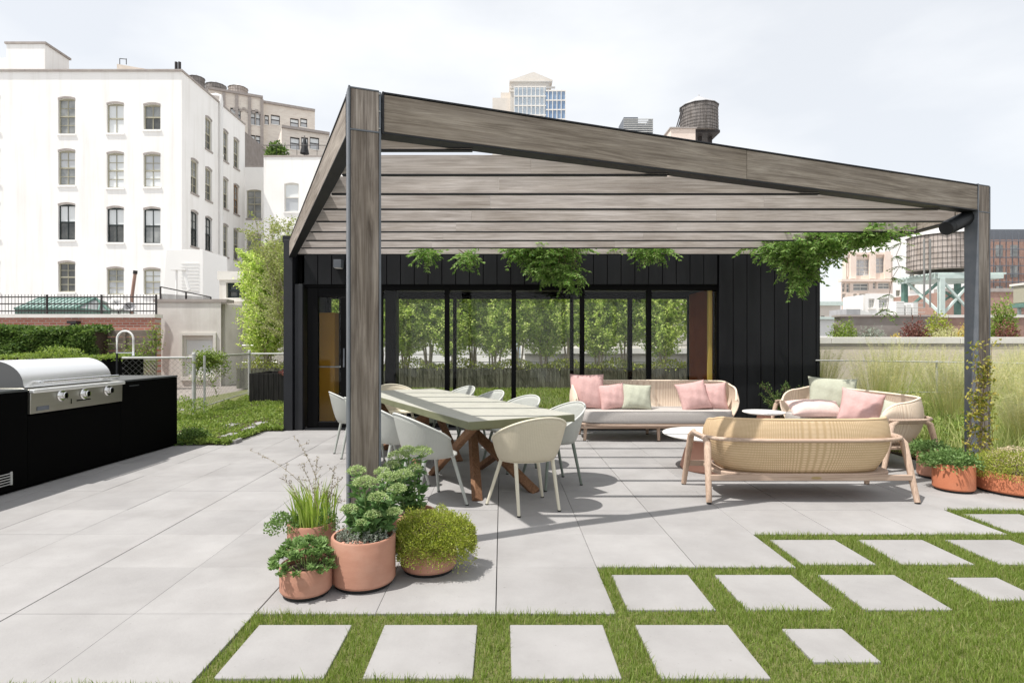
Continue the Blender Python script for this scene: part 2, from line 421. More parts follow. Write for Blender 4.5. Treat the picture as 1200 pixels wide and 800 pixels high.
M['oxblood'] = mat('oxblood', (.20,.045,.012), (.27,.07,.02), rough=.9, spec=.05, scale=4)
M['brass'] = mat('brass', (.36,.27,.13), rough=.5, metal=.6)
M['gold'] = mat('gold', (.65,.45,.08), rough=.4)
M['black_matte'] = mat('black_matte', (.0015,.0015,.0015), rough=.7, spec=.05)
M['counter'] = mat('counter', (.05,.055,.055), (.07,.075,.075), rough=.35, scale=12)
M['stainless'] = mat('stainless', (.90,.90,.89), (.95,.95,.94), rough=.38, metal=.75, scale=3, stretch=(1,.1,8))
M['stainless_dk'] = mat('stainless_dk', (.40,.39,.34), (.45,.44,.39), rough=.38, metal=1, scale=3, stretch=(1,.1,8))
M['chrome'] = mat('chrome', (.8,.8,.8), rough=.12, metal=1)
M['enamel_white'] = mat('enamel_white', (.78,.77,.74), rough=.4)
M['tabletop'] = mat('tabletop', (.42,.41,.36), (.47,.46,.405), rough=.5, scale=6, spec=.35)
M['table_edge'] = mat('table_edge', (.15,.155,.085), (.18,.185,.11), rough=.5, scale=6)
M['teak'] = wood('teak', (.31,.175,.10), (.18,.09,.05), 'Z', 26, dark=.8)
M['palewood'] = wood('palewood', (.56,.43,.34), (.45,.33,.26), 'Z', 26, dark=.88)
M['palewood_x'] = wood('palewood_x', (.58,.45,.36), (.47,.35,.28), 'X', 26, dark=.88)
M['shell_grey'] = cordmat('shell_grey', (.50,.51,.475), (.43,.44,.41), 95, 34, rough=.5, holes=.88)
M['shell_cream'] = cordmat('shell_cream', (.66,.60,.47), (.58,.52,.40), 95, 34, rough=.5, holes=.86)
M['rim_grey'] = mat('rim_grey', (.56,.57,.54), rough=.45)
M['rim_cream'] = mat('rim_cream', (.68,.63,.50), rough=.45)
M['leg_green'] = mat('leg_green', (.17,.20,.17), rough=.4)
M['leg_grey'] = mat('leg_grey', (.40,.42,.39), rough=.4)
M['leg_cream'] = mat('leg_cream', (.66,.62,.50), rough=.4)
M['wicker'] = cordmat('wicker', (.70,.53,.35), (.50,.36,.21), 170, 30)
M['wicker_pale'] = cordmat('wicker_pale', (.80,.67,.54), (.68,.54,.42), 170, 0)
M['seat_fabric'] = mat('seat_fabric', (.46,.43,.405), (.52,.49,.465), rough=.9, scale=60, bump=.2, bscale=300, spec=.1)
M['pink'] = mat('pink', (.56,.35,.33), (.61,.40,.38), rough=.9, scale=40, bump=.55, bscale=11, spec=.1)
M['pinkpale'] = mat('pinkpale', (.72,.52,.48), (.77,.59,.55), rough=.9, scale=40, bump=.55, bscale=11, spec=.1)
M['sage'] = mat('sage', (.42,.43,.34), (.47,.48,.39), rough=.9, scale=40, bump=.55, bscale=11, spec=.1)
M['stonetop'] = mat('stonetop', (.80,.77,.74), (.86,.84,.81), rough=.4, scale=14)
M['rosebase'] = mat('rosebase', (.50,.26,.19), (.55,.30,.22), rough=.6, scale=6)
M['terracotta'] = mat('terracotta', (.40,.20,.14), (.47,.245,.175), rough=.78, scale=5, stretch=(1,1,3), bump=.08, bscale=50, spec=.2, dirt=((.54,.36,.28), 7, .3))
M['terracotta_red'] = mat('terracotta_red', (.48,.17,.09), (.54,.20,.11), rough=.75, scale=5, bump=.06, bscale=50, spec=.2, dirt=((.58,.32,.22), 4, .3))
M['rubber'] = mat('rubber', (.012,.012,.012), rough=.7)
M['stucco_white'] = mat('stucco_white', (.88,.865,.84), (.92,.905,.885), rough=.9, scale=.5, spec=.1, dirt=((.80,.78,.74), .35, .35), bump=.2, bscale=6)
M['stucco_grey'] = mat('stucco_grey', (.66,.63,.59), (.74,.71,.67), rough=.9, scale=1.2, spec=.1, dirt=((.50,.46,.42), 1.1, .5), bump=.2, bscale=12)
streaks(M['stucco_white'], (.66,.63,.58), .55); streaks(M['stucco_grey'], (.40,.36,.32), .6, 1.6, .2)
M['coping'] = mat('coping', (.33,.29,.27), (.42,.38,.35), rough=.85, scale=3)
M['sash_white'] = mat('sash_white', (.70,.68,.63), rough=.6)
M['sash_tan'] = mat('sash_tan', (.40,.38,.29), rough=.6)
M['sash_dark'] = mat('sash_dark', (.02,.03,.03), rough=.5)
M['sash_brown'] = mat('sash_brown', (.30,.20,.12), rough=.6)
M['pane_light'] = mat('pane_light', (.44,.46,.48), (.56,.57,.58), rough=.12, scale=.9, spec=.7)
M['pane_mid'] = mat('pane_mid', (.16,.17,.17), (.36,.37,.36), rough=.1, scale=1.1, spec=.7)
M['pane_dark'] = mat('pane_dark', (.03,.035,.035), (.12,.12,.11), rough=.08, scale=1.3, spec=.7)
M['blind'] = mat('blind', (.72,.75,.76), (.78,.80,.80), rough=.7, scale=1)
M['tanbrick'] = brickmat('tanbrick', (.66,.59,.52), (.76,.70,.62), (.74,.69,.64), 1, .5, .18)
M['redbrick'] = brickmat('redbrick', (.40,.13,.09), (.48,.19,.13), (.45,.36,.31), 1, .22, .08)
M['pinkstone'] = mat('pinkstone', (.76,.63,.54), (.82,.71,.63), rough=.85, scale=1.5)
M['limestone'] = mat('limestone', (.62,.57,.51), (.72,.67,.61), rough=.85, scale=.2)
M['barrel'] = wood('barrel', (.34,.315,.30), (.15,.14,.135), 'Z', 6, dark=.6)
M['barrel_light'] = wood('barrel_light', (.56,.50,.46), (.36,.31,.28), 'Z', 6, dark=.7)
M['tin'] = mat('tin', (.36,.36,.37), (.46,.46,.47), rough=.6, scale=3)
M['tin_white'] = mat('tin_white', (.80,.79,.77), rough=.6)
M['iron'] = mat('iron', (.035,.03,.03), rough=.6)
M['green_metal'] = mat('green_metal', (.10,.20,.165), (.16,.27,.23), rough=.55, scale=3)
M['green_pale'] = mat('green_pale', (.52,.62,.58), (.62,.70,.66), rough=.55, scale=3)
M['wire'] = mat('wire', (.22,.22,.21), rough=.6)
M['skylight_roof'] = mat('skylight_roof', (.26,.36,.33), (.34,.44,.41), rough=.5, scale=2)
M['galv'] = mat('galv', (.46,.46,.44), (.58,.58,.56), rough=.45, scale=10, metal=.3)
M['char'] = mat('char', (.008,.008,.008), (.03,.028,.026), rough=.6, scale=30, stretch=(1,1,.08), bump=.4, spec=.2)
M['oldboard'] = wood('oldboard', (.33,.28,.24), (.19,.155,.13), 'X', 14)
M['planterwood'] = wood('planterwood', (.20,.20,.15), (.07,.07,.05), 'Z', 16)
M['bark_pale'] = mat('bark_pale', (.55,.48,.40), (.30,.22,.16), rough=.9, scale=14, stretch=(1,1,.4))
M['twig'] = mat('twig', (.16,.11,.07), (.25,.18,.12), rough=.9, scale=20)
M['stalk'] = mat('stalk', (.20,.28,.09), rough=.7)
M['stalk_dry'] = mat('stalk_dry', (.33,.27,.17), rough=.8)
M['capstone'] = mat('capstone', (.72,.69,.64), (.80,.77,.73), rough=.7, scale=3)
M['parapet'] = mat('parapet', (.66,.57,.48), (.76,.68,.60), rough=.9, scale=2.5, dirt=((.46,.40,.34), 2, .5))
M['rust'] = mat('rust', (.33,.20,.16), (.42,.28,.23), rough=.85, scale=4)
M['roofdark'] = mat('roofdark', (.22,.19,.17), (.30,.27,.25), rough=.9, scale=2)
M['city'] = mat('city', (.30,.29,.28), (.42,.40,.38), rough=.95, scale=.05)
M['birchleaf'] = leafmat('birchleaf', [(.19,.24,.06),(.29,.33,.11),(.42,.44,.20),(.23,.27,.08)], .38)
M['birchleaf_dk'] = leafmat('birchleaf_dk', [(.22,.33,.06),(.40,.50,.12),(.66,.70,.30),(.30,.42,.09)], .5)
M['hedgeleaf'] = leafmat('hedgeleaf', [(.045,.09,.02),(.10,.17,.04),(.18,.26,.07),(.06,.12,.025)], .25)
M['bedleaf'] = leafmat('bedleaf', [(.12,.19,.035),(.21,.29,.06),(.30,.37,.10),(.15,.24,.04)], .3)
M['wisteria'] = leafmat('wisteria', [(.07,.16,.03),(.17,.29,.06),(.30,.43,.14),(.11,.21,.04)], .35)
M['thyme'] = leafmat('thyme', [(.24,.29,.035),(.35,.40,.06),(.45,.48,.11),(.17,.24,.03),(.34,.30,.12)], .3)
M['sedumleaf'] = leafmat('sedumleaf', [(.08,.16,.05),(.13,.24,.08),(.20,.32,.12)], .2)
M['sedumhead'] = leafmat('sedumhead', [(.26,.37,.13),(.38,.48,.20),(.52,.58,.32),(.20,.30,.09)], .2)
M['silverleaf'] = leafmat('silverleaf', [(.26,.29,.24),(.36,.39,.33),(.20,.24,.18)], .2)
M['rosette'] = leafmat('rosette', [(.10,.17,.05),(.16,.26,.08),(.24,.35,.13)], .25)
M['irisblade'] = leafmat('irisblade', [(.18,.28,.04),(.30,.40,.08),(.42,.50,.14)], .4)
M['seedhead'] = leafmat('seedhead', [(.22,.19,.13),(.32,.28,.20),(.16,.12,.12)], .2)
M['feather'] = leafmat('feather', [(.48,.50,.24),(.62,.60,.34),(.74,.69,.46),(.40,.46,.19),(.80,.74,.54)], .4)
M['meadow'] = leafmat('meadow', [(.30,.40,.12),(.48,.54,.20),(.64,.63,.32),(.24,.33,.09)], .35)
M['lavender'] = leafmat('lavender', [(.30,.26,.36),(.40,.36,.45),(.25,.27,.25)], .2)
M['pinkbloom'] = leafmat('pinkbloom', [(.62,.48,.38),(.50,.46,.24),(.70,.56,.46)], .3)
M['burgundy'] = leafmat('burgundy', [(.16,.05,.05),(.24,.10,.08),(.12,.07,.04)], .2)
M['yellowbloom'] = leafmat('yellowbloom', [(.65,.48,.06),(.75,.58,.12),(.40,.40,.10)], .25)
M['autumn'] = leafmat('autumn', [(.16,.20,.04),(.34,.33,.06),(.48,.40,.10),(.10,.16,.03)], .3)
# ------------------------------------------------------------------ setting: terrace, lawn, city ground
GX = lambda i: -.03 + .611*i
GY = lambda j: 2.943 + .611*j
def is_turf(i, j):
    return j <= -2 or (j == -1 and i >= -2) or (j == 0 and i >= 1) or (j == 1 and i >= 3) or (j == 2 and i >= 6)
def is_bed(i, j):
    return (i <= -7 and j >= 8) or (i >= 8 and j >= 5) or j >= 11

g = MB(); g.box(-900, -300, -20.4, 900, 1600, -20); struct(g.build('city_ground', M['city']))
g = MB(); g.box(-13, -3, -20, 15, 21, -.055); struct(g.build('roof_terrace', M['joint']))
p = MB()
for i in range(-12, 14):
    for j in range(-4, 12):
        if is_turf(i, j) or is_bed(i, j): continue
        gl_ = .0026 if i % 2 == 0 else .0012
        gr_ = .0026 if (i+1) % 2 == 0 else .0012
        dz = random.uniform(-.0012, .0012)
        p.box(GX(i)+gl_, GY(j)+.0011, -.05, GX(i+1)-gr_, GY(j+1)-.0011, dz)
struct(p.build('paving', M['paver'], bevel=.0015, segs=1))
th = MB()
for j in range(-5, 3):
    lo = {-1: -2, 0: 1, 1: 3, 2: 6}.get(j, -12)
    th.box(GX(lo)+.003, GY(j), -.06, GX(14), GY(j+1), -.012)
struct(th.build('lawn_ground', M['thatch']))

ords = ['first', 'second', 'third', 'fourth', 'fifth']
stones = []
for j, row, cells in ((-1, 'front', [-2,-1,0,1]), (0, 'second', [1,2,3]), (1, 'third', [3,4,5]), (2, 'fourth', [6])):
    for q, i in enumerate(cells):
        cx = GX(i)+.296; stones.append((cx-.226, cx+.226, GY(j)+.045, GY(j)+.497, 'large pale grey stepping stone, %s from the left in the %s row of the lawn' % (ords[q], row) if len(cells) > 1 else 'large pale grey stepping stone alone in the farthest lawn row at the right edge'))
stones.append((1.345, 1.635, 2.50, 2.79, 'small cut grey stepping stone at the right end of the front lawn row'))
stones.append((2.61, 2.90, 3.10, 3.40, 'small cut grey stepping stone at the right end of the second lawn row'))
for x0, x1, y0, y1, lab in stones:
    s = MB(); s.box(x0, y0, -.055, x1, y1, .0)
    tag(s.build('stepping_stone', M['paver'], bevel=.004), lab, 'stepping stone', 'square stepping stones set in the lawn')

n = 520000
X = rng.uniform(-3.9, 7.4, n); Y = rng.uniform(1.95, 4.79, n)
ii = np.floor((X+.03)/.611).astype(int); jj = np.floor((Y-2.943)/.611).astype(int)
keep = (jj <= -2) | ((jj == -1) & (ii >= -2)) | ((jj == 0) & (ii >= 1)) | ((jj == 1) & (ii >= 3)) | ((jj == 2) & (ii >= 6))
keep &= (np.abs(X-.2) < Y*1.5) & ((np.abs(X-.2) < Y*.98) | (rng.uniform(0,1,n) < .6))
for x0, x1, y0, y1, _ in stones:
    keep &= ~((X > x0-.004) & (X < x1+.004) & (Y > y0-.004) & (Y < y1+.006))
X = X[keep]; Y = Y[keep]; n = len(X)
Pn = np.stack([X, Y, np.full(n, -.014)], 1)
hh = rng.normal(.031, .007, n).clip(.012, .055)*(1+.25*np.sin(X*5+1)*np.sin(Y*7))
tag(blades('lawn_grass', Pn, hh, rng.uniform(.0022, .0042, n), .5, M['turf']), 'short green lawn grass growing round the stepping stones', 'grass', kind='stuff')

# ------------------------------------------------------------------ pavilion
YF = 9.15
pav = thing('pavilion', 'black timber clad garden pavilion with a long glazed front', 'pavilion', (0, 0, 0))
c = MB()
x = 3.44
while x < 4.98:
    c.box(x, YF, .02, min(x+.206, 5.02), YF+.05, 2.97); x += .218
x = -3.12
while x < 3.4:
    c.box(x, YF+.02, 2.30, min(x+.206, 3.43), YF+.07, 2.97); x += .218
c.build('cladding', M['cladding'], pav, bevel=.003, segs=1)
c = MB(); c.box(3.43, YF+.052, 0, 5.0, YF+.2, 2.95); c.box(-3.13, YF+.072, 2.26, 3.428, YF+.2, 2.95)
c.box(4.85, YF+.205, 0, 5.0, 10.75, 2.95); c.box(-3.36, YF+.205, 0, -3.22, 10.75, 2.95)
c.box(3.46, 10.6, 0, 4.845, 10.75, 2.95); c.box(-3.21, 10.6, 2.24, 3.455, 10.75, 2.95)
c.build('wall', M['frame_black'], pav)
c = MB(); c.box(-3.42, YF-.06, 0, -3.28, YF+.2, 2.99); c.box(-3.26, YF-.02, 0, -3.135, YF+.2, 2.30)
c.build('corner_post', M['panel_grey'], pav, bevel=.004)
c = MB(); c.box(-3.45, YF-.02, 2.955, 5.06, 10.85, 3.06)
c.build('roof', M['steel_dark'], pav)
c = MB(); c.box(-3.2, YF+.21, 2.30, 4.84, 10.58, 2.34); c.build('ceiling', M['interior'], pav)
c = MB(); c.box(-3.2, YF+.1, -.02, 4.84, 10.75, .035); c.build('floor', M['interior_floor'], pav)
def gz(name, xs, yy, z0, z1, dep, parent):
    fr = MB()
    for px, wpx in xs:
        cx = (px-588)/F*yy; w = wpx/F*yy
        fr.box(cx-w/2, yy-dep/2, z0+.002, cx+w/2, yy+dep/2, z1-.002)
    a = (xs[0][0]-588)/F*yy; b = (xs[-1][0]-588)/F*yy
    fr.box(a, yy-dep/2+.006, z1-.06, b, yy+dep/2-.006, z1); fr.box(a, yy-dep/2+.006, z0, b, yy+dep/2-.006, z0+.07)
    o = fr.build(name, M['frame_black'], parent, bevel=.003, segs=1)
    for q in range(len(xs)-1):
        x0 = (xs[q][0]+xs[q][1]/2-588)/F*yy; x1 = (xs[q+1][0]-xs[q+1][1]/2-588)/F*yy
        gg = MB(); gg.box(x0-.004, yy-.004, z0+.06, x1+.004, yy+.004, z1-.05); gg.build('pane', M['glass'], o)
    return o
gz('sliding_door', [(446,6),(524,5.5),(602,5.5),(682,5.2),(760,5.5),(842,7)], YF+.10, .035, 2.27, .08, pav)
gz('rear_window', [(383,10),(408,8),(533,4),(670,4),(738,5),(808,5)], 10.66, .035, 2.24, .07, pav)
# hinged door at the left end
d = MB(); yy = YF+.09
xl, xr = (361-588)/F*yy, (446-588)/F*yy
d.box(xl, yy-.04, .035, xl+.17, yy+.04, 2.25); d.box(xl+.17, yy-.035, 2.10, xr, yy+.035, 2.25); d.box(xl+.17, yy-.035, .035, xr, yy+.035, .13); d.box((400-588)/F*yy, yy-.04, .13, (409-588)/F*yy, yy+.04, 2.10)
door = d.build('door', M['frame_black'], pav, bevel=.004, segs=1)
gg = MB(); gg.box(xl+.165, yy-.004, .12, xr, yy+.004, 2.11); gg.build('pane', M['glass'], door)
hd = MB(); hd.tube([W(403,430,yy-.09), W(403,408,yy-.09)], .012, 8); hd.tube([W(403,409,yy-.09), W(403,409,yy-.03)], .008, 6); hd.tube([W(403,429,yy-.09), W(403,429,yy-.03)], .008, 6); hd.build('handle', M['steel_blue'], door, smooth=40)
c = MB(); c.box(-3.1, YF-.01, 0.0, 3.42, YF+.16, .032); c.build('threshold', M['steel_dark'], pav)
# right reveal: dark red panel between two gilded jambs
c = MB(); c.box(3.395, YF+.30, .036, 3.44, 10.5, 2.25); c.build('side_panel', M['oxblood'], pav)
c = MB(); c.box(3.34, YF+.23, .036, 3.40, YF+.29, 2.25); c.box(3.40, 10.45, .036, 3.455, 10.52, 2.25); c.build('jamb', M['gold'], pav)
cb = thing('storage_cabinet', 'tall ochre yellow cupboard inside the pavilion behind the left door', 'cupboard', (-3.0, 10.2, .036))
c = MB(); c.box(-.16, -.25, 0, .13, .3, .92); c.box(-.16, -.24, .94, .13, .3, 1.86); c.build('body', M['ochre'], cb, bevel=.004)
c = MB(); c.box(-.16, -.27, .92, .40, .3, .94); c.build('shelf', M['enamel_white'], cb)
c = MB(); c.box(.14, .0, 0, .36, .3, .915); c.box(.14, .0, .945, .36, .3, 2.2); c.build('side_column', M['frame_black'], cb)
c = MB(); c.box(-2.05, 10.2, .036, -1.86, 10.5, 2.29); tag(c.build('inner_column', M['frame_black']), 'square black column standing inside the pavilion behind the glass', 'column')

wl = thing('wall_light', 'small square grey wall light above the pavilion door', 'wall light', (0, 0, 0))
q = W(398, 311, YF); c = MB(); c.box(q.x-.06, YF-.14, q.z-.05, q.x+.06, YF+.02, q.z+.075); c.build('housing', M['steel_blue'], wl, bevel=.004)
c = MB(); c.box(q.x-.05, YF-.13, q.z-.056, q.x+.05, YF-.01, q.z-.0505); c.build('lens', M['enamel_white'], wl)

# ------------------------------------------------------------------ pergola
per = thing('pergola', 'large weathered grey timber pergola with black steel edges over the seating', 'pergola')
e = Vector((.932, .361, 0)); nn = Vector((-.361, .932, 0)); Z = Vector((0, 0, 1))
def post(o, w, dep, h, joint, name='post'):
    o = Vector(o)
    def P(a, b, z): q = o + e*a + nn*b; return (q.x, q.y, z)
    m = MB()
    def bx(a0, b0, z0, a1, b1, z1):
        vs = [P(a0,b0,z0),P(a1,b0,z0),P(a1,b1,z0),P(a0,b1,z0),P(a0,b0,z1),P(a1,b0,z1),P(a1,b1,z1),P(a0,b1,z1)]
        m.add(vs, [(0,3,2,1),(4,5,6,7),(0,1,5,4),(1,2,6,5),(2,3,7,6),(3,0,4,7)])
    t = .012
    m.m = 0
    bx(t+.003, .004, .02, w-t-.003, .05, joint-.006); bx(t+.003, .004, joint+.006, w-t-.003, .05, h-.012)
    m.m = 1
    bx(0, 0, 0, t, dep, h+.004); bx(w-t, 0, 0, w, dep, h-.01); bx(t, .055, 0, w-t, dep-.01, h-.02)
    bx(t, .001, joint-.005, w-t, .05, joint+.005); bx(t, .001, h-.011, w-t, .054, h-.001)
    bx(t+.001, .002, .0, w-t-.001, .052, .019)
    return m.build(name, [M['greywood_z'], M['steel_blue']], per, bevel=.0015, segs=1)
PL = Vector((-.965, 3.65, 0)); PR = Vector((4.845, 5.90, 0))
post(PL, .205, .12, 2.99, 2.72)
post(PR, .20, .13, 2.99, 2.71)
def bigbeam(a, b, z0, z1, dep, side, name='beam', wd='greywood_x'):
    a = Vector(a); b = Vector(b); d = (b-a).normalized(); s = Vector((-d.y, d.x, 0))*side
    m = MB(); L = (b-a).length
    def bx(l0, s0, z0_, l1, s1, z1_):
        vs = [a+d*l+s*t+Z*z for z in (z0_, z1_) for l, t in ((l0,s0),(l1,s0),(l1,s1),(l0,s1))]
        m.add(vs, [(0,3,2,1),(4,5,6,7),(0,1,5,4),(1,2,6,5),(2,3,7,6),(3,0,4,7)])
    m.m = 0; k = max(1, round(L/3)); 
    for q in range(k):
        bx(L*q/k+.002, .006, z0+.016, L*(q+1)/k-.002, .035, z1-.016)
    m.m = 1
    bx(0, 0, z0, L, dep, z0+.012); bx(0, 0, z1-.012, L, dep, z1); bx(0, .036, z0+.0125, L, dep-.02, z1-.0125)
    bx(0, -.002, z0-.001, .012, .034, z1+.001)
    return m.build(name, [M[wd], M['steel_dark']], per, bevel=.0015, segs=1)
fa = PL + e*.212; fb = Vector((PR.x, PR.y, 0)) + e*-.002
bigbeam(fa + nn*.0, fb + nn*.0, 2.715, 2.985, .12, 1)
lb0 = PL + nn*.125; lb1 = Vector((-3.34, YF-.05, 0))
bigbeam(lb0, lb1, 2.715, 2.985, .10, -1, wd='greywood_y')
rb0 = PR + nn*.135 + e*.10; rb1 = Vector((5.03, YF-.02, 0))
bigbeam(Vector((4.99, 6.07, 0)), Vector((4.99, YF-.02, 0)), 2.715, 2.985, .10, -1, wd='greywood_y')
for k in range(9):
    y = 4.03 + .59*k
    xl = lb0.x + (lb1.x-lb0.x)*(y-lb0.y)/(lb1.y-lb0.y) + .115
    xr = min(fa.x + (y-.085-fa.y)/.3873, 4.975)
    m = MB(); m.m = 0
    cuts = [xl, xl + 1.55 + .04*k, xl + 4.4] if xr-xl > 5 else ([xl, xl+1.5] if xr-xl > 2.2 else [xl])
    cuts = [cc for cc in cuts if cc < xr-.3] + [xr]
    for a, b in zip(cuts, cuts[1:]): m.box(a+.0005, y-.016, 2.712, b-.0005, y+.016, 2.862)
    m.m = 1; m.box(xl, y-.020, 2.700, xr, y+.020, 2.711)
    o = m.build('slat', [M['slatwood'], M['steel_dark']], per, bevel=.0015, segs=1)

bl = MB()
for a_, z_ in ((.196,2.74),(.196,2.96),(.196,2.85)):
    q = PL + e*a_; bl.lathe([(.006,0),(.006,.004),(0,.0045)], (q.x-.0, q.y-.004, z_), 6)
bl.build('bolt', M['galv'], per)
sp = thing('spotlight', 'cylindrical grey floodlight fixed to the inside of the right pergola post', 'spotlight')
a = W(1136, 254, 6.02); b = W(1112, 266, 5.92); dd = (b-a).normalized()
c = MB(); c.tube([a, b], .075, 20); c.tube([b, b+dd*.05], [.075, .07], 20, cap=True); c.build('housing', M['steel_dark'], sp, smooth=40, bevel=.004)
c = MB(); c.tube([a+Vector((.02,0,-.02)), W(1136,262,6.0), W(1140,262,6.0)+Vector((.02,0,0))], .02, 8); c.build('bracket', M['frame_black'], sp, smooth=40)

# ------------------------------------------------------------------ dining table
ang = R(28.5)
A = Vector((-math.sin(ang), math.cos(ang), 0)); B = Vector((math.cos(ang), math.sin(ang), 0))
NC = Vector((-.267, 4.68, 0))
TL, TW = 3.35, 1.04
def L2W(a, b, z=0): q = NC + A*a + B*b; return Vector((q.x, q.y, z))
tb = thing('dining_table', 'long pale olive dining table on crossed reddish timber legs', 'table', L2W(TL/2, TW/2))
tb.rotation_euler = (0, 0, ang)
m = MB(); m.m = 0      # local: x across, y along
m.box(-TW/2, -TL/2, .70, -TW/2+.14, TL/2, .74); m.box(TW/2-.14, -TL/2, .70, TW/2, TL/2, .74)
ns = 11; st_ = TL/ns
for k in range(ns): m.box(-TW/2+.1415, -TL/2+k*st_+.002, .70, TW/2-.1415, -TL/2+(k+1)*st_-.002, .739)
m.m = 1
m.add([(-TW/2+.002,-TL/2+.002,.699),(TW/2-.002,-TL/2+.002,.699),(TW/2-.002,TL/2-.002,.699),(-TW/2+.002,TL/2-.002,.699),
       (-TW/2+.06,-TL/2+.06,.655),(TW/2-.06,-TL/2+.06,.655),(TW/2-.06,TL/2-.06,.655),(-TW/2+.06,TL/2-.06,.655)],
      [(0,1,2,3),(7,6,5,4),(0,4,5,1),(1,5,6,2),(2,6,7,3),(3,7,4,0)])
top = m.build('tabletop', [M['tabletop'], M['table_edge']], tb, bevel=.002, segs=1)
ed = MB(); ed.box(-TW/2-.003, -TL/2-.003, .672, TW/2+.003, -TL/2+.02, .735); ed.box(-TW/2-.003, TL/2-.02, .672, TW/2+.003, TL/2+.003, .735)
ed.box(-TW/2-.003, -TL/2+.0205, .672, -TW/2+.02, TL/2-.0205, .735); ed.box(TW/2-.02, -TL/2+.0205, .672, TW/2+.003, TL/2-.0205, .735)
ed.build('edge', M['table_edge'], top, bevel=.002, segs=1)
for c0, sgn in ((-TL/2+.95, 1), (TL/2-.95, -1)):
    for b in (-1, 1):
        m = MB(); m.beam((b*.30, c0-sgn*.66, 0), (-b*.10+b*.02, c0+sgn*.30+b*.04, .66), .085, .055, up=(0,1,0)); m.build('leg', M['teak'], tb, bevel=.006)
        m = MB(); m.beam((b*.26, c0+sgn*.5, 0), (b*.36, c0-sgn*.72, .66), .075, .055, up=(0,1,0)); m.build('leg', M['teak'], tb, bevel=.006)

# ------------------------------------------------------------------ dining chairs
def chair_shell():
    T0 = R(128)
    m = MB()
    def rim(t):
        k = max(0, math.cos(t*.78)); zt = .575 + .205*k**1.3
        fl = .03 if abs(t) > R(105) else 0
        rx = .315 + .01*k; ry = .29
        return Vector((rx*math.sin(t), -ry*math.cos(t) - .02, zt))
    def bot(t): return Vector((.235*math.sin(t), -.205*math.cos(t)+.0, .415))
    def fn(u, v):
        t = -T0 + 2*T0*u; b = bot(t); r = rim(t)
        w = v**.85; q = b.lerp(r, w); q.z = b.z + (r.z-b.z)*v**1.25
        # open front edge sweeps back as it rises
        ed_ = max(0, abs(t)-R(80))/R(48); q.y -= .10*ed_**2*v
        return q
    m.grid(fn, 48, 10)
    return m, rim, bot, fn, T0
def make_chair(shell, rimm, leg_, cat='dining chair'):
    t = thing('dining_chair', 'x', cat)
    m, rim, bot, fn, T0 = chair_shell()
    sh = m.build('shell', M[shell], t, smooth=60, solid=.006)
    r = MB(); pts = [fn(i/40, 1) for i in range(41)]
    pts = [fn(0, v/6) for v in range(6)] + pts + [fn(1, 1-v/6) for v in range(1, 7)]
    r.tube(pts, .0085, 8); r.build('rim', M[rimm], sh, smooth=60)
    s = MB()
    def sf(u, v):
        t_ = 2*math.pi*u; rr = v
        x = .238*math.sin(t_)*rr; y = -.208*math.cos(t_)*rr + .0
        if math.cos(t_) < 0: y *= 1.12
        return Vector((x, y, .416 - .012*(1-rr*rr)))
    s.grid(sf, 40, 6); s.build('seat', M[rimm], t, smooth=60, solid=.012)
    for sx, sy, fx, fy in ((-1,1,.27,.215), (1,1,.27,.215), (-1,-1,.185,-.215), (1,-1,.185,-.215)):
        g_ = MB(); g_.tube([(sx*.17, sy*.13, .41), (sx*fx, fy, .004)], [.017, .0125], 10)
        lg = g_.build('leg', M[leg_], t, smooth=40)
        f_ = MB(); f_.lathe([(.0145,0),(.0145,.010)], (sx*fx, fy, 0), 10, True, True); f_.build('foot_cap', M['rubber'], lg)
    return t
ch_cream = make_chair('shell_cream', 'rim_cream', 'leg_cream')
ch_grey = make_chair('shell_grey', 'rim_grey', 'leg_grey')
ch_gre2 = make_chair('shell_grey', 'rim_grey', 'leg_green')
CG = 'dining chairs round the olive table'
def face(t, pos, rz, lab):
    t.location = pos; t.rotation_euler = (0, 0, rz); t['label'] = lab; t['group'] = CG
face(ch_cream, (.21, 4.85, 0), ang+R(-3), 'cream tub chair at the near end of the dining table')
used = {'g': False, 'h': False}
def put(kind, pos, rz, lab):
    src = ch_grey if kind == 'g' else ch_gre2
    t = src if not used[kind] else copy_tree(src)
    used[kind] = True
    face(t, pos, rz, lab)
lab_l = ['nearest grey tub chair on the left table side, behind the sedum pots',
         "second grey tub chair on the table's left, partly behind the pergola post",
         "third grey tub chair on the table's left, hidden by the pergola post",
         'grey tub chair seen just left of the front pergola post']
pl = [(-.62, 5.02), (-1.01, 5.73), (-1.42, 6.43), (-1.80, 7.14)]
for k in range(4): put('g', (pl[k][0], pl[k][1], 0), ang - R(90) + R([4,-3,2,0][k]), lab_l[k])
lab_r = ['pale grey tub chair at the near right table corner beside the long sofa',
         'second pale tub chair from the near end on the right side of the table',
         'third pale tub chair from the near end on the right side of the table',
         'farthest pale tub chair on the right side of the table']
pr = [(.50, 5.70), (.10, 6.42), (-.29, 7.12), (-.68, 7.82)]
for k in range(4): put('h', (pr[k][0], pr[k][1], 0), ang + R(90) + R([-6,3,-2,2][k]), lab_r[k])
t = copy_tree(ch_cream); face(t, (-1.46, 8.08, 0), ang + R(180), 'cream tub chair at the far head of the table close to the glass')
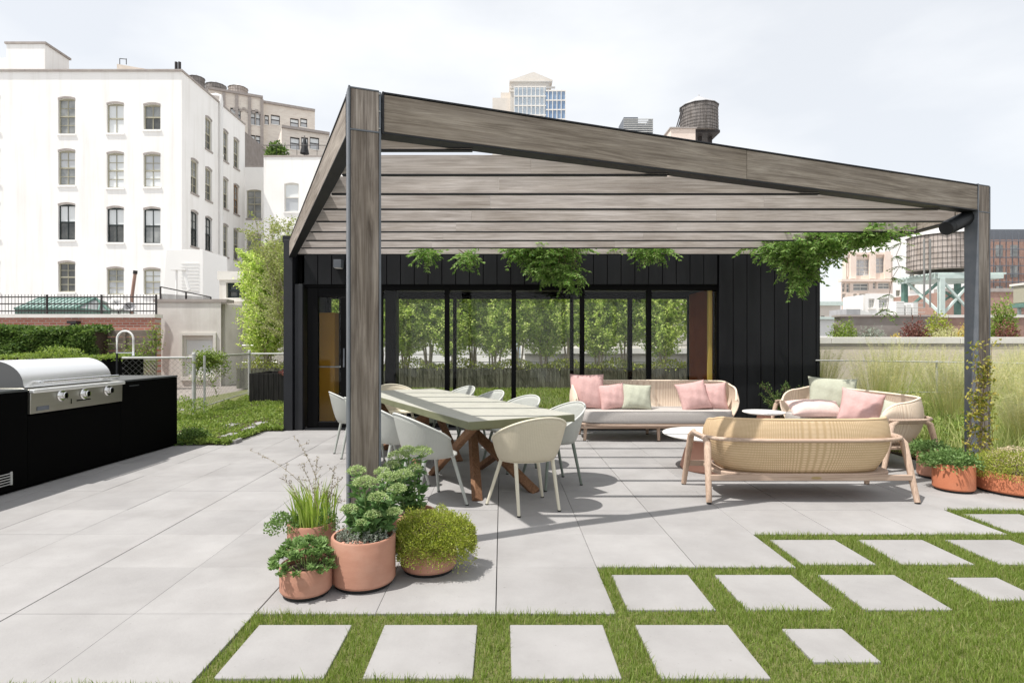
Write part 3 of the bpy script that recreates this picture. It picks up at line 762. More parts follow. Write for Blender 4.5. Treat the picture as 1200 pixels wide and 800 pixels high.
# ------------------------------------------------------------------ lounge furniture
def oval(t, L, D, n=2.6):               # superellipse in plan
    c, s = math.cos(t), math.sin(t)
    return (L/2*math.copysign(abs(c)**(2/n), c), D/2*math.copysign(abs(s)**(2/n), s))
def make_sofa(name, label, L, D, cord, top_back, group='woven garden sofas round the coffee table', legs='inverted', wood_='palewood'):
    """local: x along, -y front (where one sits), +y back"""
    t = thing(name, label, 'sofa', group=group)
    # plan path around ends and back: from front left, round the back, to front right
    def path(u, k=1.0, inset=0.0):
        th_ = R(200) - R(220)*u       # from 200 deg to -20 deg through 90 (back)
        x, y = oval(th_, L-2*inset, D-2*inset, 3.4)
        return x, y
    def topz(u):
        s = abs(2*u-1)
        k = 1 - max(0, (s-.58)/.42)**1.8
        return .56 + (top_back-.56)*max(0, k)**.6
    def fn(u, v):
        ki = .085 if legs == 'inverted' else .01
        x0, y0 = path(u, inset=.10); x1, y1 = path(u, inset=.0); x2, y2 = path(u, inset=.03)
        f_ = (L-2*ki)/L; x0 *= f_*.97; x1 *= f_; x2 *= f_
        if v < .45:
            w = v/.45; s = math.sin(w*math.pi/2)
            x = x0 + (x1-x0)*s; y = y0 + (y1-y0)*s; z = .245 + (.545-.245)*w
        else:
            w = (v-.45)/.55; tz = topz(u); s = w*w
            ex = 0
            x = x1 + (x2-x1)*s - math.copysign(ex*(tz-.54)/.2, x1); y = y1 + (y2-y1)*s; z = .545 + (tz-.545)*w
        return Vector((x, y, z))
    m = MB(); m.grid(fn, 90, 14, flip=True)
    back = m.build('woven_back', M[cord], t, smooth=60, solid=.016)
    r = MB(); r.tube([fn(i/70, 1) for i in range(71)], .013, 8); r.build('top_rim', M[cord], back, smooth=60)
    fr = MB()
    pts = [Vector((*oval(2*math.pi*i/72, L+.03, D+.03, 3.4), .545)) for i in range(73)]
    k0 = [q for q in pts]
    rail = [Vector((*path(i/70), .545)) for i in range(71)]
    rail = [Vector((q.x*1.012, q.y*1.02, q.z)) for q in rail]
    fr.tube(rail, .021, 8, squash=.8)
    (fr.build('rail', M['palewood_x'], t, smooth=60) if legs == 'inverted' else None)
    bs = MB(); z0 = .20
    pl_ = [oval(2*math.pi*i/48, L-.16, D-.12, 3.6) for i in range(48)]
    bs.prism(pl_, .215, .25); bs.build('base_frame', M['palewood_x'], t, bevel=.008, smooth=40)
    cu = MB(); pc = [oval(2*math.pi*i/64, 1, 1, 4.0) for i in range(64)]
    prof = [(.0,.262),(.90,.262),(.975,.275),(1.0,.31),(1.0,.365),(.98,.40),(.92,.418),(.5,.424),(0,.424)]
    vs = []
    for s, z in prof:
        for (x, y) in pc:
            sx = (L-.22-(.16 if legs == 'inverted' else 0)); sy = (D-.16-(.10 if legs == 'inverted' else 0))
            off = (1-s)*.12 if s > .85 else 0
            vs.append((x*(sx*s if s <= .85 else sx-2*off*.8), (y*(sy*s if s <= .85 else sy-2*off*.8))-.02, z))
    nn_ = 64; fs = [(i*nn_+j, i*nn_+(j+1)%nn_, (i+1)*nn_+(j+1)%nn_, (i+1)*nn_+j) for i in range(len(prof)-1) for j in range(nn_)]
    cu.add(vs, fs)
    ct = cu.build('seat_cushion', M['seat_fabric'], t, smooth=50)
    sm = MB(); sm.tube([(.0, -(D-.16)/2-.02+.02, .30), (0, -(D-.16)/2-.018, .34), (0, -(D-.2)/2, .415), (0, D*.3, .426)], .004, 6); sm.build('seam', M['seat_fabric'], ct, smooth=60)
    if legs == 'inverted':
        for sx in (-1, 1):
            for sy in (-1, 1):
                m = MB(); m.tube([(sx*(L/2-.005), sy*.16, .535), (sx*(L/2-.0), sy*.22, .50), (sx*(L/2+.03), sy*.345, .012)], [.029, .032, .024], 10)
                lg = m.build('leg', M[wood_], t, smooth=50)
                f_ = MB(); f_.lathe([(.021,0),(.021,.014)], (sx*(L/2+.03), sy*.345, 0), 10, True, True); f_.build('foot_cap', M['rubber'], lg)
            m = MB(); m.tube([(sx*(L/2-.005), -.18, .53), (sx*(L/2-.005), .18, .53)], .026, 10); m.build('arm_bridge', M[wood_], t, smooth=50)
        for sy in (-1, 1):
            m = MB(); m.beam((-(L/2+.01), sy*.305, .215), ((L/2+.01), sy*.305, .215), .03, .05); m.build('stretcher', M['palewood_x'], t, bevel=.006)
            if sy == 1:
                b_ = MB(); b_.prism([oval(2*math.pi*i/20, .09, .022, 2) for i in range(20)], -.001, .002); b_.M = None
                bb = b_.build('badge', M['brass'], t); bb.rotation_euler = (R(-90), 0, 0); bb.location = (-.04, .3205, .215)
    else:
        for (lx, ly) in ((-L*.42, -.26), (0, -.30), (L*.42, -.26), (-L*.42, .26), (0, .30), (L*.42, .26)):
            m = MB(); m.tube([(lx, ly, .23), (lx*1.02, ly*1.08, .012)], [.026, .021], 10)
            lg = m.build('leg', M[wood_], t, smooth=50)
            f_ = MB(); f_.lathe([(.021,0),(.021,.014)], (lx*1.02, ly*1.08, 0), 10, True, True); f_.build('foot_cap', M['rubber'], lg)
        for sy in (-1, 1):
            m = MB(); m.beam((-(L*.45), sy*.30, .195), ((L*.45), sy*.30, .195), .04, .035); m.build('stretcher', M['palewood_x'], t, bevel=.006)
    return t
s_back = make_sofa('garden_sofa', 'long pale woven sofa with grey seat against the pavilion glass', 2.40, .92, 'wicker_pale', .80, legs='straight')
s_back.location = (2.19, 8.42, 0)
s_front = make_sofa('garden_sofa', 'honey coloured woven sofa turned with its back to the camera', 1.72, .76, 'wicker', .715)
s_front.location = (2.66, 5.30, 0); s_front.rotation_euler = (0, 0, R(180))
s_right = make_sofa('garden_sofa', 'pale woven sofa at the right edge in front of the tall grasses', 2.15, .88, 'wicker_pale', .76)
s_right.location = (4.27, 7.28, 0); s_right.rotation_euler = (0, 0, R(-84))

def cushion(name, label, w, h, t_, matn, loc, rx, rz, ry=0, group='scatter cushions on the garden sofas', roundc=0.0):
    m = MB(); N = 22
    def fn(sgn):
        def f(u, v):
            x = 2*u-1; y = 2*v-1
            px = x*(1-.07*(1-y*y)) ; py = y*(1-.07*(1-x*x))
            if roundc:
                q = max(abs(x), abs(y)); rr = (abs(x)**6+abs(y)**6)**(1/6) or 1; k = q/rr; px = px*(1-roundc+roundc*k); py = py*(1-roundc+roundc*k)
            th_ = (max(0, 1-abs(x)**2.6)**.62)*(max(0, 1-abs(y)**2.6)**.62)
            wr = .006*math.sin(7*x+3*y+w*40)*math.sin(5*y-4*x+h*30)
            return Vector((px*w/2, sgn*(t_/2*th_ + .003 + wr*th_), py*h/2))
        return f
    m.grid(fn(-1), N, N); m.grid(fn(1), N, N, flip=True)
    o = m.build(name, M[matn], None, smooth=80)
    bm_ = __import__('bmesh').new(); bm_.from_mesh(o.data); __import__('bmesh').ops.remove_doubles(bm_, verts=bm_.verts, dist=.0075); bm_.to_mesh(o.data); bm_.free()
    o.location = loc; o.rotation_euler = (rx, ry, rz)
    return tag(o, label, 'cushion', group)
cushion('cushion', 'large dusty pink square cushion at the left end of the long sofa', .50, .52, .15, 'pink', (1.24, 8.46, .67), R(-16), R(-6), roundc=.12)
cushion('cushion', 'small pink cushion between the large pink and the sage cushion', .40, .38, .15, 'pink', (1.60, 8.38, .60), R(-20), R(5), R(-6))
cushion('cushion', 'sage green cushion on the left half of the long sofa', .43, .38, .16, 'sage', (1.94, 8.36, .60), R(-24), R(-4), R(3))
cushion('cushion', "left one of the two pink cushions at the long sofa's right end", .45, .43, .17, 'pink', (2.76, 8.36, .61), R(-22), R(6), R(-9))
cushion('cushion', 'pink cushion in the right corner of the long sofa', .38, .40, .15, 'pink', (3.08, 8.44, .60), R(-16), R(-10), R(-3))
cushion('cushion', 'large grey sage cushion standing at the far end of the right sofa', .60, .48, .17, 'sage', (4.48, 7.86, .67), R(-16), R(-18), R(3))
cushion('cushion', 'pale pink bolster cushion lying flat at the left of the right sofa', .66, .30, .18, 'pinkpale', (4.00, 7.42, .54), R(-60), R(-4))
cushion('cushion', 'pink cushion leaning in the middle of the right sofa', .46, .42, .17, 'pink', (4.32, 6.98, .60), R(-22), R(-30), R(10))
cushion('cushion', 'sage cushion at the near end of the right sofa', .34, .30, .15, 'sage', (4.44, 6.52, .56), R(-20), R(-55), R(8))

def round_table(x, y, r, z, lab, rb):
    t = thing('coffee_table', lab, 'coffee table', (x, y, 0), group='round white lounge tables')
    m = MB(); m.lathe([(0,z-.028),(r-.05,z-.028),(r-.008,z-.014),(r,z-.007),(r-.002,z-.001),(r-.006,z),(0,z)], n=72); m.build('top', M['stonetop'], t, smooth=30)
    m = MB(); m.lathe([(0,.001),(rb*1.25,.001),(rb*1.28,.02),(rb*1.1,z*.5),(rb*.82,z-.03),(0,z-.03)], n=48); m.build('base', M['rosebase'], t, smooth=30)
    return t
round_table(2.30, 6.36, .52, .385, 'large round white coffee table on a rose pink base, behind the honey sofa', .26)
round_table(3.50, 7.75, .27, .46, 'small round white side table between the long sofa and the right sofa', .10)

# ------------------------------------------------------------------ outdoor kitchen
kit = thing('kitchen_island', 'matt black outdoor kitchen island with a thin dark counter', 'kitchen counter', (-4.42, 5, 0))
kit.location = (0, 0, 0)
xf = lambda y: -4.48 + (y-5.18)*.045
K = MB()
y0, yg0, yg1, y1 = 3.0, 5.47, 6.71, 7.80
def slab(m, ya, yb, z0, z1, off=0, back=-5.35):
    m.add([(xf(ya)+off,ya,z0),(xf(yb)+off,yb,z0),(back,yb,z0),(back,ya,z0),(xf(ya)+off,ya,z1),(xf(yb)+off,yb,z1),(back,yb,z1),(back,ya,z1)],
          [(3,2,1,0),(4,5,6,7),(0,1,5,4),(1,2,6,5),(2,3,7,6),(3,0,4,7)])
slab(K, y0, 5.18, .03, .915); slab(K, 5.184, yg0-.004, .03, .915); slab(K, yg0, yg1, .03, .685); slab(K, yg1+.004, y1, .03, .915)
K.build('cabinet', M['black_matte'], kit, bevel=.003, segs=1)
K = MB(); slab(K, y0, y1-.03, 0, .028, -.04); K.build('plinth', M['black_matte'], kit)
for ya_, yb_ in ((y0, yg0-.003), (yg1+.003, y1)): K = MB(); slab(K, ya_, yb_, .918, .940, .006, -5.37); K.build('counter', M['counter'], kit, bevel=.002, segs=1)
K = MB()
for k in range(5):
    z = .09+k*.024; K.beam((xf(4.75)+.004, 4.75, z), (xf(5.3)+.004, 5.28, z), .006, .008)
K.box(xf(5.29), 5.28, .08, xf(5.29)+.008, 5.30, .20)
K.build('vent_grille', M['galv'], kit)
K = MB(); K.beam((xf(6.8)+.003, 6.86, .865), (xf(7)+.003, 7.03, .865), .004, .012); K.build('label_plate', M['counter'], kit)
gr = thing('gas_grill', 'stainless steel built in barbecue grill with a domed hood and three knobs', 'grill', (xf(6.09), 6.09, .69))
gl = lambda x, y, z: (x-xf(6.09), y-6.09, z-.69)
m = MB(); o_ = .022
vs = []
for y in (yg0, yg1):
    for dx, z in ((o_, .70), (o_+.004, .905), (o_-.01, .93), (-.06, .945), (-.80, .945), (-.80, .70)): vs.append(gl(xf(y)+dx, y, z))
m.add(vs, [(5,4,3,2,1,0),(6,7,8,9,10,11)] + [(i, (i+1)%6, 6+(i+1)%6, 6+i) for i in range(6)])
m.build('control_panel', M['stainless_dk'], gr, bevel=.004, smooth=30)
m = MB(); m.beam(gl(xf(yg0)+o_+.012, yg0-.005, .915), gl(xf(yg1)+o_+.012, yg1+.005, .915), .05, .035); m.build('front_lip', M['stainless'], gr, bevel=.008)
hy0, hy1 = yg0+.02, yg1-.06
prof = [(-.045,.95)] + [(-.06-.30*(1-math.cos(a_)), .97+.235*math.sin(a_)) for a_ in [i*math.pi/20 for i in range(0, 11)]] + [(-.62,1.17),(-.72,1.08),(-.74,.95)]
m = MB(); vs = []
for y in (hy0, hy1):
    for dx, z in prof: vs.append(gl(xf(y)+dx, y, z))
npf = len(prof)
m.m = 0; m.add(vs, [(i, i+1, npf+i+1, npf+i) for i in range(npf-1)])
m.m = 1
for y, fl in ((hy0-.002, 0), (hy1+.002, 1)):
    vv = [gl(xf(y)+dx, y, z) for dx, z in prof]; f_ = tuple(range(npf)); m.add(vv, [f_ if fl else f_[::-1]])
hood = m.build('hood', [M['stainless'], mat('hood_end', (.16,.16,.16), rough=.4, metal=.8)], gr, smooth=35)
m = MB(); m.tube([gl(xf(hy0)+.055, hy0+.08, 1.0), gl(xf(hy1)+.055, hy1-.06, 1.0)], .015, 10)
for y in (hy0+.12, hy1-.1): m.tube([gl(xf(y)+.055, y, 1.0), gl(xf(y)-.07, y, 1.0)], .011, 8)
m.build('handle', M['chrome'], hood, smooth=40)
for px, py in ((73, 463), (98, 461), (124, 457)):
    yk = (xf(6.0)+.03)/((px-588)/F); q = W(px, py, yk)
    bz = MB(); bz.lathe([(.0,0),(.058,0),(.060,.012),(.050,.018),(.0,.018)], n=28); bz.lathe([(.030,.018),(.034,.05),(.030,.056),(0,.056)], n=24)
    kb = bz.build('knob', M['chrome'], gr, smooth=30); kb.rotation_euler = (0, R(90), 0); kb.location = gl(xf(yk)+o_+.003, yk, q.z)
    gp = MB(); gp.box(-.026, -.006, .0565, .026, .006, .068); gp.build('grip', M['black_matte'], kb, bevel=.002)
m = MB()
yk = 5.70; m.beam(gl(xf(5.54)+o_+.004, 5.54, .745), gl(xf(5.68)+o_+.004, 5.68, .745), .004, .04); m.build('badge', M['steel_blue'], gr)
m = MB(); m.beam(gl(xf(6.05)+o_+.004, 6.03, .775), gl(xf(6.2)+o_+.004, 6.22, .775), .004, .012); m.box(*gl(xf(5.95)+o_, 5.955, .75), *gl(xf(5.95)+o_+.006, 5.962, .80)); m.build('switch', M['frame_black'], gr)

fa_ = thing('faucet', 'tall chrome gooseneck kitchen tap on the black counter', 'tap', (-4.92, 7.42, .94))
m = MB(); pts = [(0,0,0),(0,0,.30)]
m.tube(pts, .012, 10); m.lathe([(.028,0),(.026,.02),(.016,.03)], n=20, cap0=True, cap1=True); m.build('column', M['steel_dark'], fa_, smooth=40)
m = MB(); pts = [(0,0,.30),(0,0,.48)] + [(.105-.105*math.cos(a_), 0, .48+.105*math.sin(a_)) for a_ in [i*math.pi/12 for i in range(1, 12)]] + [(.21,0,.48),(.21,0,.32)]
m.tube(pts, .0125, 10); m.build('spout', M['enamel_white'], fa_, smooth=40)
m = MB(); m.tube([(.21,0,.32),(.21,0,.27)], [.015,.018], 12); m.tube([(0,0,.305),(.21,0,.305)], .007, 8); m.build('spray_head', M['chrome'], fa_, smooth=40)

# ------------------------------------------------------------------ pots and their plants
def pot(x, y, r, h, lab, matn='terracotta', group='terracotta pots round the pergola posts'):
    t = thing('plant_pot', lab, 'plant pot', (x, y, 0), group=group)
    m = MB(); w = .016
    m.lathe([(r-.03,.02),(r-.008,.022),(r,.035),(r,h-.008),(r-.004,h),(r-w,h),(r-w-.002,h-.006),(r-w-.002,h-.05)], n=56)
    m.build('pot_wall', M[matn], t, smooth=30)
    m = MB(); m.lathe([(r-.03,.0),(r-.02,.002),(r-.016,.02)], n=48, cap0=True, cap1=True); m.build('base_ring', M['rubber'], t, smooth=30)
    m = MB(); m.lathe([(0,h-.028),(r-w-.003,h-.034)], n=40); m.build('soil', M['soil'], t)
    return t
def dome(c, rx, ry, rz, n, L, wd, out=.8, zmin=0.0, lb=None, jit=.25, up=.3, shell=.45):
    lb = lb or LB()
    d = unit(rng.normal(size=(n,3))); d[:,2] = np.abs(d[:,2])*(1-zmin)+zmin*rng.uniform(-1,1,n)
    k = (shell + (1-shell)*rng.uniform(0,1,n)**.5)[:,None]
    lump = (1 + .13*np.sin(d[:,:1]*5+1)*np.cos(d[:,1:2]*6+2) + .07*np.sin(d[:,:1]*13)*np.sin(d[:,2:]*11+d[:,1:2]*9))
    P = np.array(c) + d*k*lump*np.array([rx,ry,rz])
    D = d*out + rng.normal(size=(n,3))*jit*2 + np.array([0,0,up])
    lb.add(P, D, rng.uniform(.7,1.2,n)*L, rng.uniform(.8,1.2,n)*wd); return lb
def plant(name, lab, cat, group=None): return thing(name, lab, cat, group=group)
PG = 'plants growing in the terracotta pots'
# small front-left pot
pot(-1.075, 3.19, .139, .165, 'smallest terracotta pot at the front left of the group by the pergola post')
t = plant('rosette_plant', 'low green stonecrop with small oval leaves spilling over the smallest pot', 'plant', PG)
lb = LB()
for k in range(170):
    a_ = random.uniform(0, 6.28); rr = .160*math.sqrt(random.random()); cx, cy = -1.085+rr*math.cos(a_)*1.1, 3.19+rr*math.sin(a_); cz = .20+.075*(1-(rr/.17)**2)+random.uniform(-.02,.02) - (.05 if rr > .13 else 0)
    nl = 11; an = rng.uniform(0, 6.28, nl); D = np.stack([np.cos(an), np.sin(an), rng.uniform(.1,1.2,nl)], 1) + np.array([math.cos(a_), math.sin(a_), 0])*.3
    lb.add(np.tile([cx,cy,cz], (nl,1))+rng.normal(0,.004,(nl,3)), D, rng.uniform(.022,.036,nl), rng.uniform(.013,.02,nl))
lb.build('leaves', M['rosette'], t, fold=.1)
m = MB()
for k in range(26):
    a_ = random.uniform(0, 6.28); rr = random.uniform(.02,.15); m.tube([(-1.075+rr*.5*math.cos(a_), 3.19+rr*.5*math.sin(a_), .13), (-1.08+rr*math.cos(a_), 3.19+rr*math.sin(a_), .20)], .003, 4)
m.build('stems', M['stalk'], t)
# rear-left pot: iris blades and seed stalks
pot(-1.245, 3.80, .152, .205, 'terracotta pot with upright grass behind the smallest pot')
t = plant('blade_grass', 'upright lime green blade plant in the rear left pot', 'plant', PG)
n = 150; a_ = rng.uniform(0,6.28,n); rr = .12*np.sqrt(rng.uniform(0,1,n))
P = np.stack([-1.22+rr*np.cos(a_)*1.05, 3.78+rr*np.sin(a_), np.full(n,.175)], 1)
D = np.stack([np.cos(a_)*.25+rng.normal(0,.13,n)-.06, np.sin(a_)*.2+rng.normal(0,.1,n), 0*a_], 1)
blades('blades', P, rng.uniform(.16,.33,n), rng.uniform(.008,.013,n), .3, M['irisblade'], t, dirs=D)
lb = LB(); dome((-1.38, 3.72, .17), .13, .10, .11, 700, .022, .012, lb=lb); dome((-1.13,3.74,.17), .08,.08,.13, 300, .022,.010, lb=lb)
lb.build('low_leaves', M['rosette'], t)
t = plant('seed_stalk_plant', 'dry arching seed stalks rising from the rear left pot', 'plant', PG)
m = MB(); lb = LB()
for (tx, ty) in ((295,528),(345,512),(372,535),(352,545),(393,548),(401,560),(330,560),(384,575),(420,585)):
    y_ = 3.78 + random.uniform(-.1,.08); b_ = Vector((-1.22+random.uniform(-.07,.08), y_, .19)); e_ = W(tx, ty, y_)
    c_ = b_.lerp(e_, .55) + Vector(((b_.x-e_.x)*.28, 0, .07))
    pts = [b_*(1-u)**2 + c_*2*u*(1-u) + e_*u*u for u in [i/14 for i in range(15)]]
    m.tube(pts, [.0028*(1-i/18) for i in range(15)], 5)
    for u in range(6, 15):
        nl = 7; pp = np.tile(pts[u], (nl,1)) + rng.normal(0,.004,(nl,3))
        lb.add(pp, rng.normal(size=(nl,3)) + np.array([0,0,.4]), rng.uniform(.008,.017,nl), rng.uniform(.004,.007,nl))
        if u % 3 == 0:
            q2 = pts[u] + Vector((random.uniform(-.05,.05), random.uniform(-.04,.04), random.uniform(.01,.05))); m.tube([pts[u], q2], .0012, 4)
            lb.add(np.tile(q2, (9,1))+rng.normal(0,.006,(9,3)), rng.normal(size=(9,3)), .013, .006)
m.build('stalks', M['stalk_dry'], t); lb.build('seed_heads', M['seedhead'], t)
# sedums
def sedum(base_, r, heads, lab):
    t = plant('sedum', lab, 'plant', PG); m = MB(); lf = LB(); hd_ = LB(); bx_, by_, bz_ = base_
    for (x, y, z, hr) in heads:
        b_ = Vector((bx_+(x-bx_)*.35, by_+(y-by_)*.35, bz_)); e_ = Vector((x, y, z)); m.tube([b_, b_.lerp(e_,.5)+Vector((0,0,.01)), e_], [.007,.006,.004], 6)
        for k in range(11):
            u = .12+.8*k/10; p_ = b_.lerp(e_, u); nl = 5; an = rng.uniform(0,6.28,nl)
            lf.add(np.tile(p_, (nl,1)), np.stack([np.cos(an), np.sin(an), rng.uniform(.05,.7,nl)],1), rng.uniform(.06,.10,nl)*(1.05-.4*u), rng.uniform(.028,.045,nl)*(1-.3*u))
        hr *= 1.28; nh = int(420*(hr/.05)**2); d = unit(rng.normal(size=(nh,3))); d[:,2] = np.abs(d[:,2])*.75
        lump = 1+.16*np.sin(d[:,:1]*9+x*50)*np.sin(d[:,1:2]*9)
        P = np.array([x,y,z]) + d*np.array([hr,hr,hr*.85])*lump*rng.uniform(.8,1,(nh,1)) - np.array([0,0,.004])
        hd_.add(P, d+rng.normal(0,.5,(nh,3)), rng.uniform(.006,.011,nh), rng.uniform(.005,.009,nh))
        for k in range(12):
            q = P[k*3]; m.tube([e_-Vector((0,0,hr*.5)), q], .0015, 4)
    m.build('stems', M['stalk'], t); lf.build('leaves', M['sedumleaf'], t, fold=.12, curl=.25); hd_.build('flower_heads', M['sedumhead'], t)
    return t
pot(-.793, 3.33, .181, .275, 'largest terracotta pot in the middle of the group by the pergola post')
hs = []
for px, py, dy, hr in ((428,566,-.02,.062),(443,583,-.08,.05),(418,552,.06,.05),(455,560,.05,.055),(466,573,0,.05),(409,597,-.05,.045),(437,603,-.1,.04),(462,600,-.06,.04),(473,556,.1,.05),(424,612,-.12,.03),(448,553,.12,.045)):
    q = W(px, py, 3.36+dy); hs.append((q.x, q.y, q.z, hr*.86))
sedum((-.79, 3.38, .24), .1, hs, 'leafy sedum with pale green flower heads in the largest pot')
t = plant('silver_herb', 'silvery low herb filling the front rim of the largest pot', 'plant', PG)
lb = LB()
for k in range(70):
    a_ = random.uniform(-3.4, .25); rr = random.uniform(.05,.155); b_ = np.array([-.79+rr*math.cos(a_), 3.33+rr*math.sin(a_)*.9, .25]); hh_ = random.uniform(.03,.085)
    n_ = 26; u = rng.uniform(0,1,n_); P = b_ + np.outer(u, [random.gauss(0,.012), random.gauss(0,.012), hh_])
    lb.add(P, rng.normal(size=(n_,3))*.8+np.array([0,0,.5]), .013, .0055)
lb.build('leaves', M['silverleaf'], t)
m = MB()
for k in range(40): m.lathe([(0,-.008),(.009,-.003),(.011,.004),(0,.010)], (-.85+random.uniform(-.04,.10), 3.30+random.uniform(-.08,.05), .252), 6)
m.build('pebbles', M['rosebase'], t)
pot(-.60, 3.90, .15, .25, 'terracotta pot half hidden behind the mossy shrub')
hs = []
for px, py, dy, hr in ((467,535,0,.06),(494,530,-.05,.062),(478,528,.06,.05),(459,545,-.1,.045),(486,548,-.08,.04)):
    q = W(px, py, 3.9+dy); hs.append((q.x, q.y, q.z, hr*.9))
sedum((-.585, 3.90, .22), .1, hs, 'taller sedum with flat pale heads in the hidden rear pot')
pot(-.445, 3.53, .168, .18, 'low terracotta pot under the round yellow green shrub')
t = plant('mossy_shrub', 'dense round yellow green thyme shrub overflowing the low pot', 'plant', PG)
lb = dome((-.415, 3.52, .155), .245, .225, .205, 21000, .017, .0062, zmin=.30, jit=.3, shell=.86)
dome((-.35, 3.46, .13), .20, .17, .12, 1500, .017, .0055, zmin=.6, lb=lb, shell=.8)
lb.build('leaves', M['thyme'], t)
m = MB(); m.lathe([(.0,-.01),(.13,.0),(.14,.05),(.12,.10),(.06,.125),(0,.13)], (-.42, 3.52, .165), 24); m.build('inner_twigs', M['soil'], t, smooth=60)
# right-hand pots
pot(4.44, 5.95, .155, .26, 'tall pale terracotta pot, farthest of the three at the right post')
pot(4.22, 5.42, .165, .255, 'orange terracotta pot with leafy herb at the right post', 'terracotta_red')
pot(4.78, 5.38, .33, .20, 'wide orange terracotta pot at the right edge of the picture', 'terracotta_red')
t = plant('trailing_herb', 'bright green trailing herb spilling over the two narrow pots', 'plant', PG)
lb = LB()
for c_, rx_, ry_, rz_, n_ in (((4.36,5.92,.27),.20,.18,.12,900), ((4.22,5.42,.25),.21,.19,.14,1400), ((4.10,5.50,.24),.14,.12,.10,500)):
    dome(c_, rx_, ry_, rz_, n_, .034, .019, zmin=.35, lb=lb, jit=.4)
lb.build('leaves', M['rosette'], t)
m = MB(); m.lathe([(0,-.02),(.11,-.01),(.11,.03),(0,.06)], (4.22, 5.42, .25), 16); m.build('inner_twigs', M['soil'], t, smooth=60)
t = plant('flowering_mound', 'pale pink and green low flowering mound in the wide pot', 'plant', PG)
lb = dome((4.74, 5.36, .19), .36, .33, .19, 9000, .022, .007, zmin=.3, jit=.4, shell=.75); lb.build('leaves', M['thyme'], t)
lb = dome((4.80, 5.33, .21), .31, .28, .20, 1800, .014, .010, jit=.5, shell=.9); lb.build('blossoms', M['pinkbloom'], t)
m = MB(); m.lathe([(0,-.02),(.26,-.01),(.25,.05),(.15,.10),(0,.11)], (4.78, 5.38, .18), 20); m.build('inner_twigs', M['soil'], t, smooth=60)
# ------------------------------------------------------------------ climbing plants
def spray(lb, m, b, e_, nl=11, L=.066, wd=.026, droop=.04):
    b = Vector(b); e_ = Vector(e_); c_ = b.lerp(e_, .5) + Vector((0,0,droop))
    d = (e_-b).normalized(); s = d.cross(Vector((0,0,1)))
    if s.length < .2: s = Vector((random.choice((-1,1)),.3,0))
    s.normalize()
    pts = [b*(1-u)**2 + c_*2*u*(1-u) + e_*u*u for u in [i/6 for i in range(7)]]
    m.tube(pts, [.0022]*4+[.0015]*3, 4)
    P = []; D = []
    for k in range(nl//2+1):
        u = .2+.8*k/(nl//2); p_ = b*(1-u)**2 + c_*2*u*(1-u) + e_*u*u
        for sg in (-1, 1):
            P.append(p_); D.append(s*sg + d*.55 + Vector((random.gauss(0,.15), random.gauss(0,.15), -.35+random.gauss(0,.15))))
    P.append(e_); D.append(d)
    n_ = len(P); lb.add(np.array(P), np.array(D), L*rng.uniform(.75,1.15,n_), wd*rng.uniform(.8,1.15,n_))
def vine(lab, clumps, group='wisteria hanging from the pergola'):
    t = plant('wisteria_vine', lab, 'climbing plant', group); lb = LB(); m = MB()
    for (px, py, y_, rx_, ry_, rz_, n_, dn) in clumps:
        c_ = W(px, py, y_)
        for k in range(n_):
            d = Vector((random.gauss(0,1), random.gauss(0,1), random.gauss(0,1))).normalized()*random.random()**.4
            b = c_ + Vector((d.x*rx_, d.y*ry_, d.z*rz_))
            out = Vector((d.x+random.gauss(0,.5), d.y-.3+random.gauss(0,.5), d.z*.6-dn+random.gauss(0,.3))).normalized()
            spray(lb, m, b, b+out*random.uniform(.14,.24))
            if k % 2 == 0:
                nl = 9; lb.add(np.array(b)+rng.normal(0,.05,(nl,3)), rng.normal(size=(nl,3))+np.array([d.x,d.y-.5,-.5]), rng.uniform(.045,.085,nl), rng.uniform(.024,.036,nl))
            if k % 6 == 0:
                top = Vector((b.x+random.uniform(-.15,.15), b.y+random.uniform(-.1,.1), 2.74)); m.tube([top, top.lerp(b,.5)+Vector((.03,.02,0)), b], [.006,.004,.003], 5)
    m.build('stems', M['twig'], t, smooth=60); lb.build('leaves', M['wisteria'], t, fold=.1, curl=.2)
    return t
vine('big green leafy vine clump hanging over the middle of the glass doors', [(640,292,8.55,.55,.3,.12,190,.15),(645,312,8.5,.30,.2,.16,110,.4),(668,322,8.45,.14,.15,.14,42,.5),(612,293,8.6,.28,.2,.1,50,.2)])
vine('small vine tuft peeping below the slats nearest the left pergola post', [(500,296,8.6,.10,.12,.05,26,.3)])
vine('small vine tuft below the slats left of the big clump', [(546,301,8.6,.09,.12,.06,24,.5)])
vine('thin band of vine leaves under the slats right of the big clump', [(735,290,8.6,.14,.2,.05,14,.1),(765,294,8.6,.26,.2,.07,60,.3)])
vine('dense dark green vine draping over the right corner of the pavilion', [(884,288,8.5,.16,.12,.04,12,.1),(918,290,8.2,.30,.3,.12,90,.1),(945,285,7.9,.40,.4,.13,120,.1),(985,280,7.5,.35,.4,.11,120,.0),(1020,273,7.2,.28,.35,.07,60,.1),
     (935,305,8.1,.20,.2,.20,70,.7),(938,325,8.05,.13,.12,.14,26,1.0),(968,297,7.7,.2,.2,.1,26,.5)])
t = plant('hanging_tendril', 'long thin vine tendril dangling in front of the pink building', 'climbing plant', 'wisteria hanging from the pergola')
lb = LB(); m = MB(); pts = [W(x_, y_, 7.2) for x_, y_ in ((1052,272),(1056,285),(1050,300),(1054,312),(1046,325),(1042,345),(1040,362))]
m.tube(pts, .003, 5)
for q in pts:
    for k in range(4):
        d = Vector((random.choice((-1,1))*random.uniform(.5,1), random.gauss(0,.4), -.3)).normalized(); spray(lb, m, q, q+d*random.uniform(.09,.17), nl=9, L=.035, wd=.012, droop=.02)
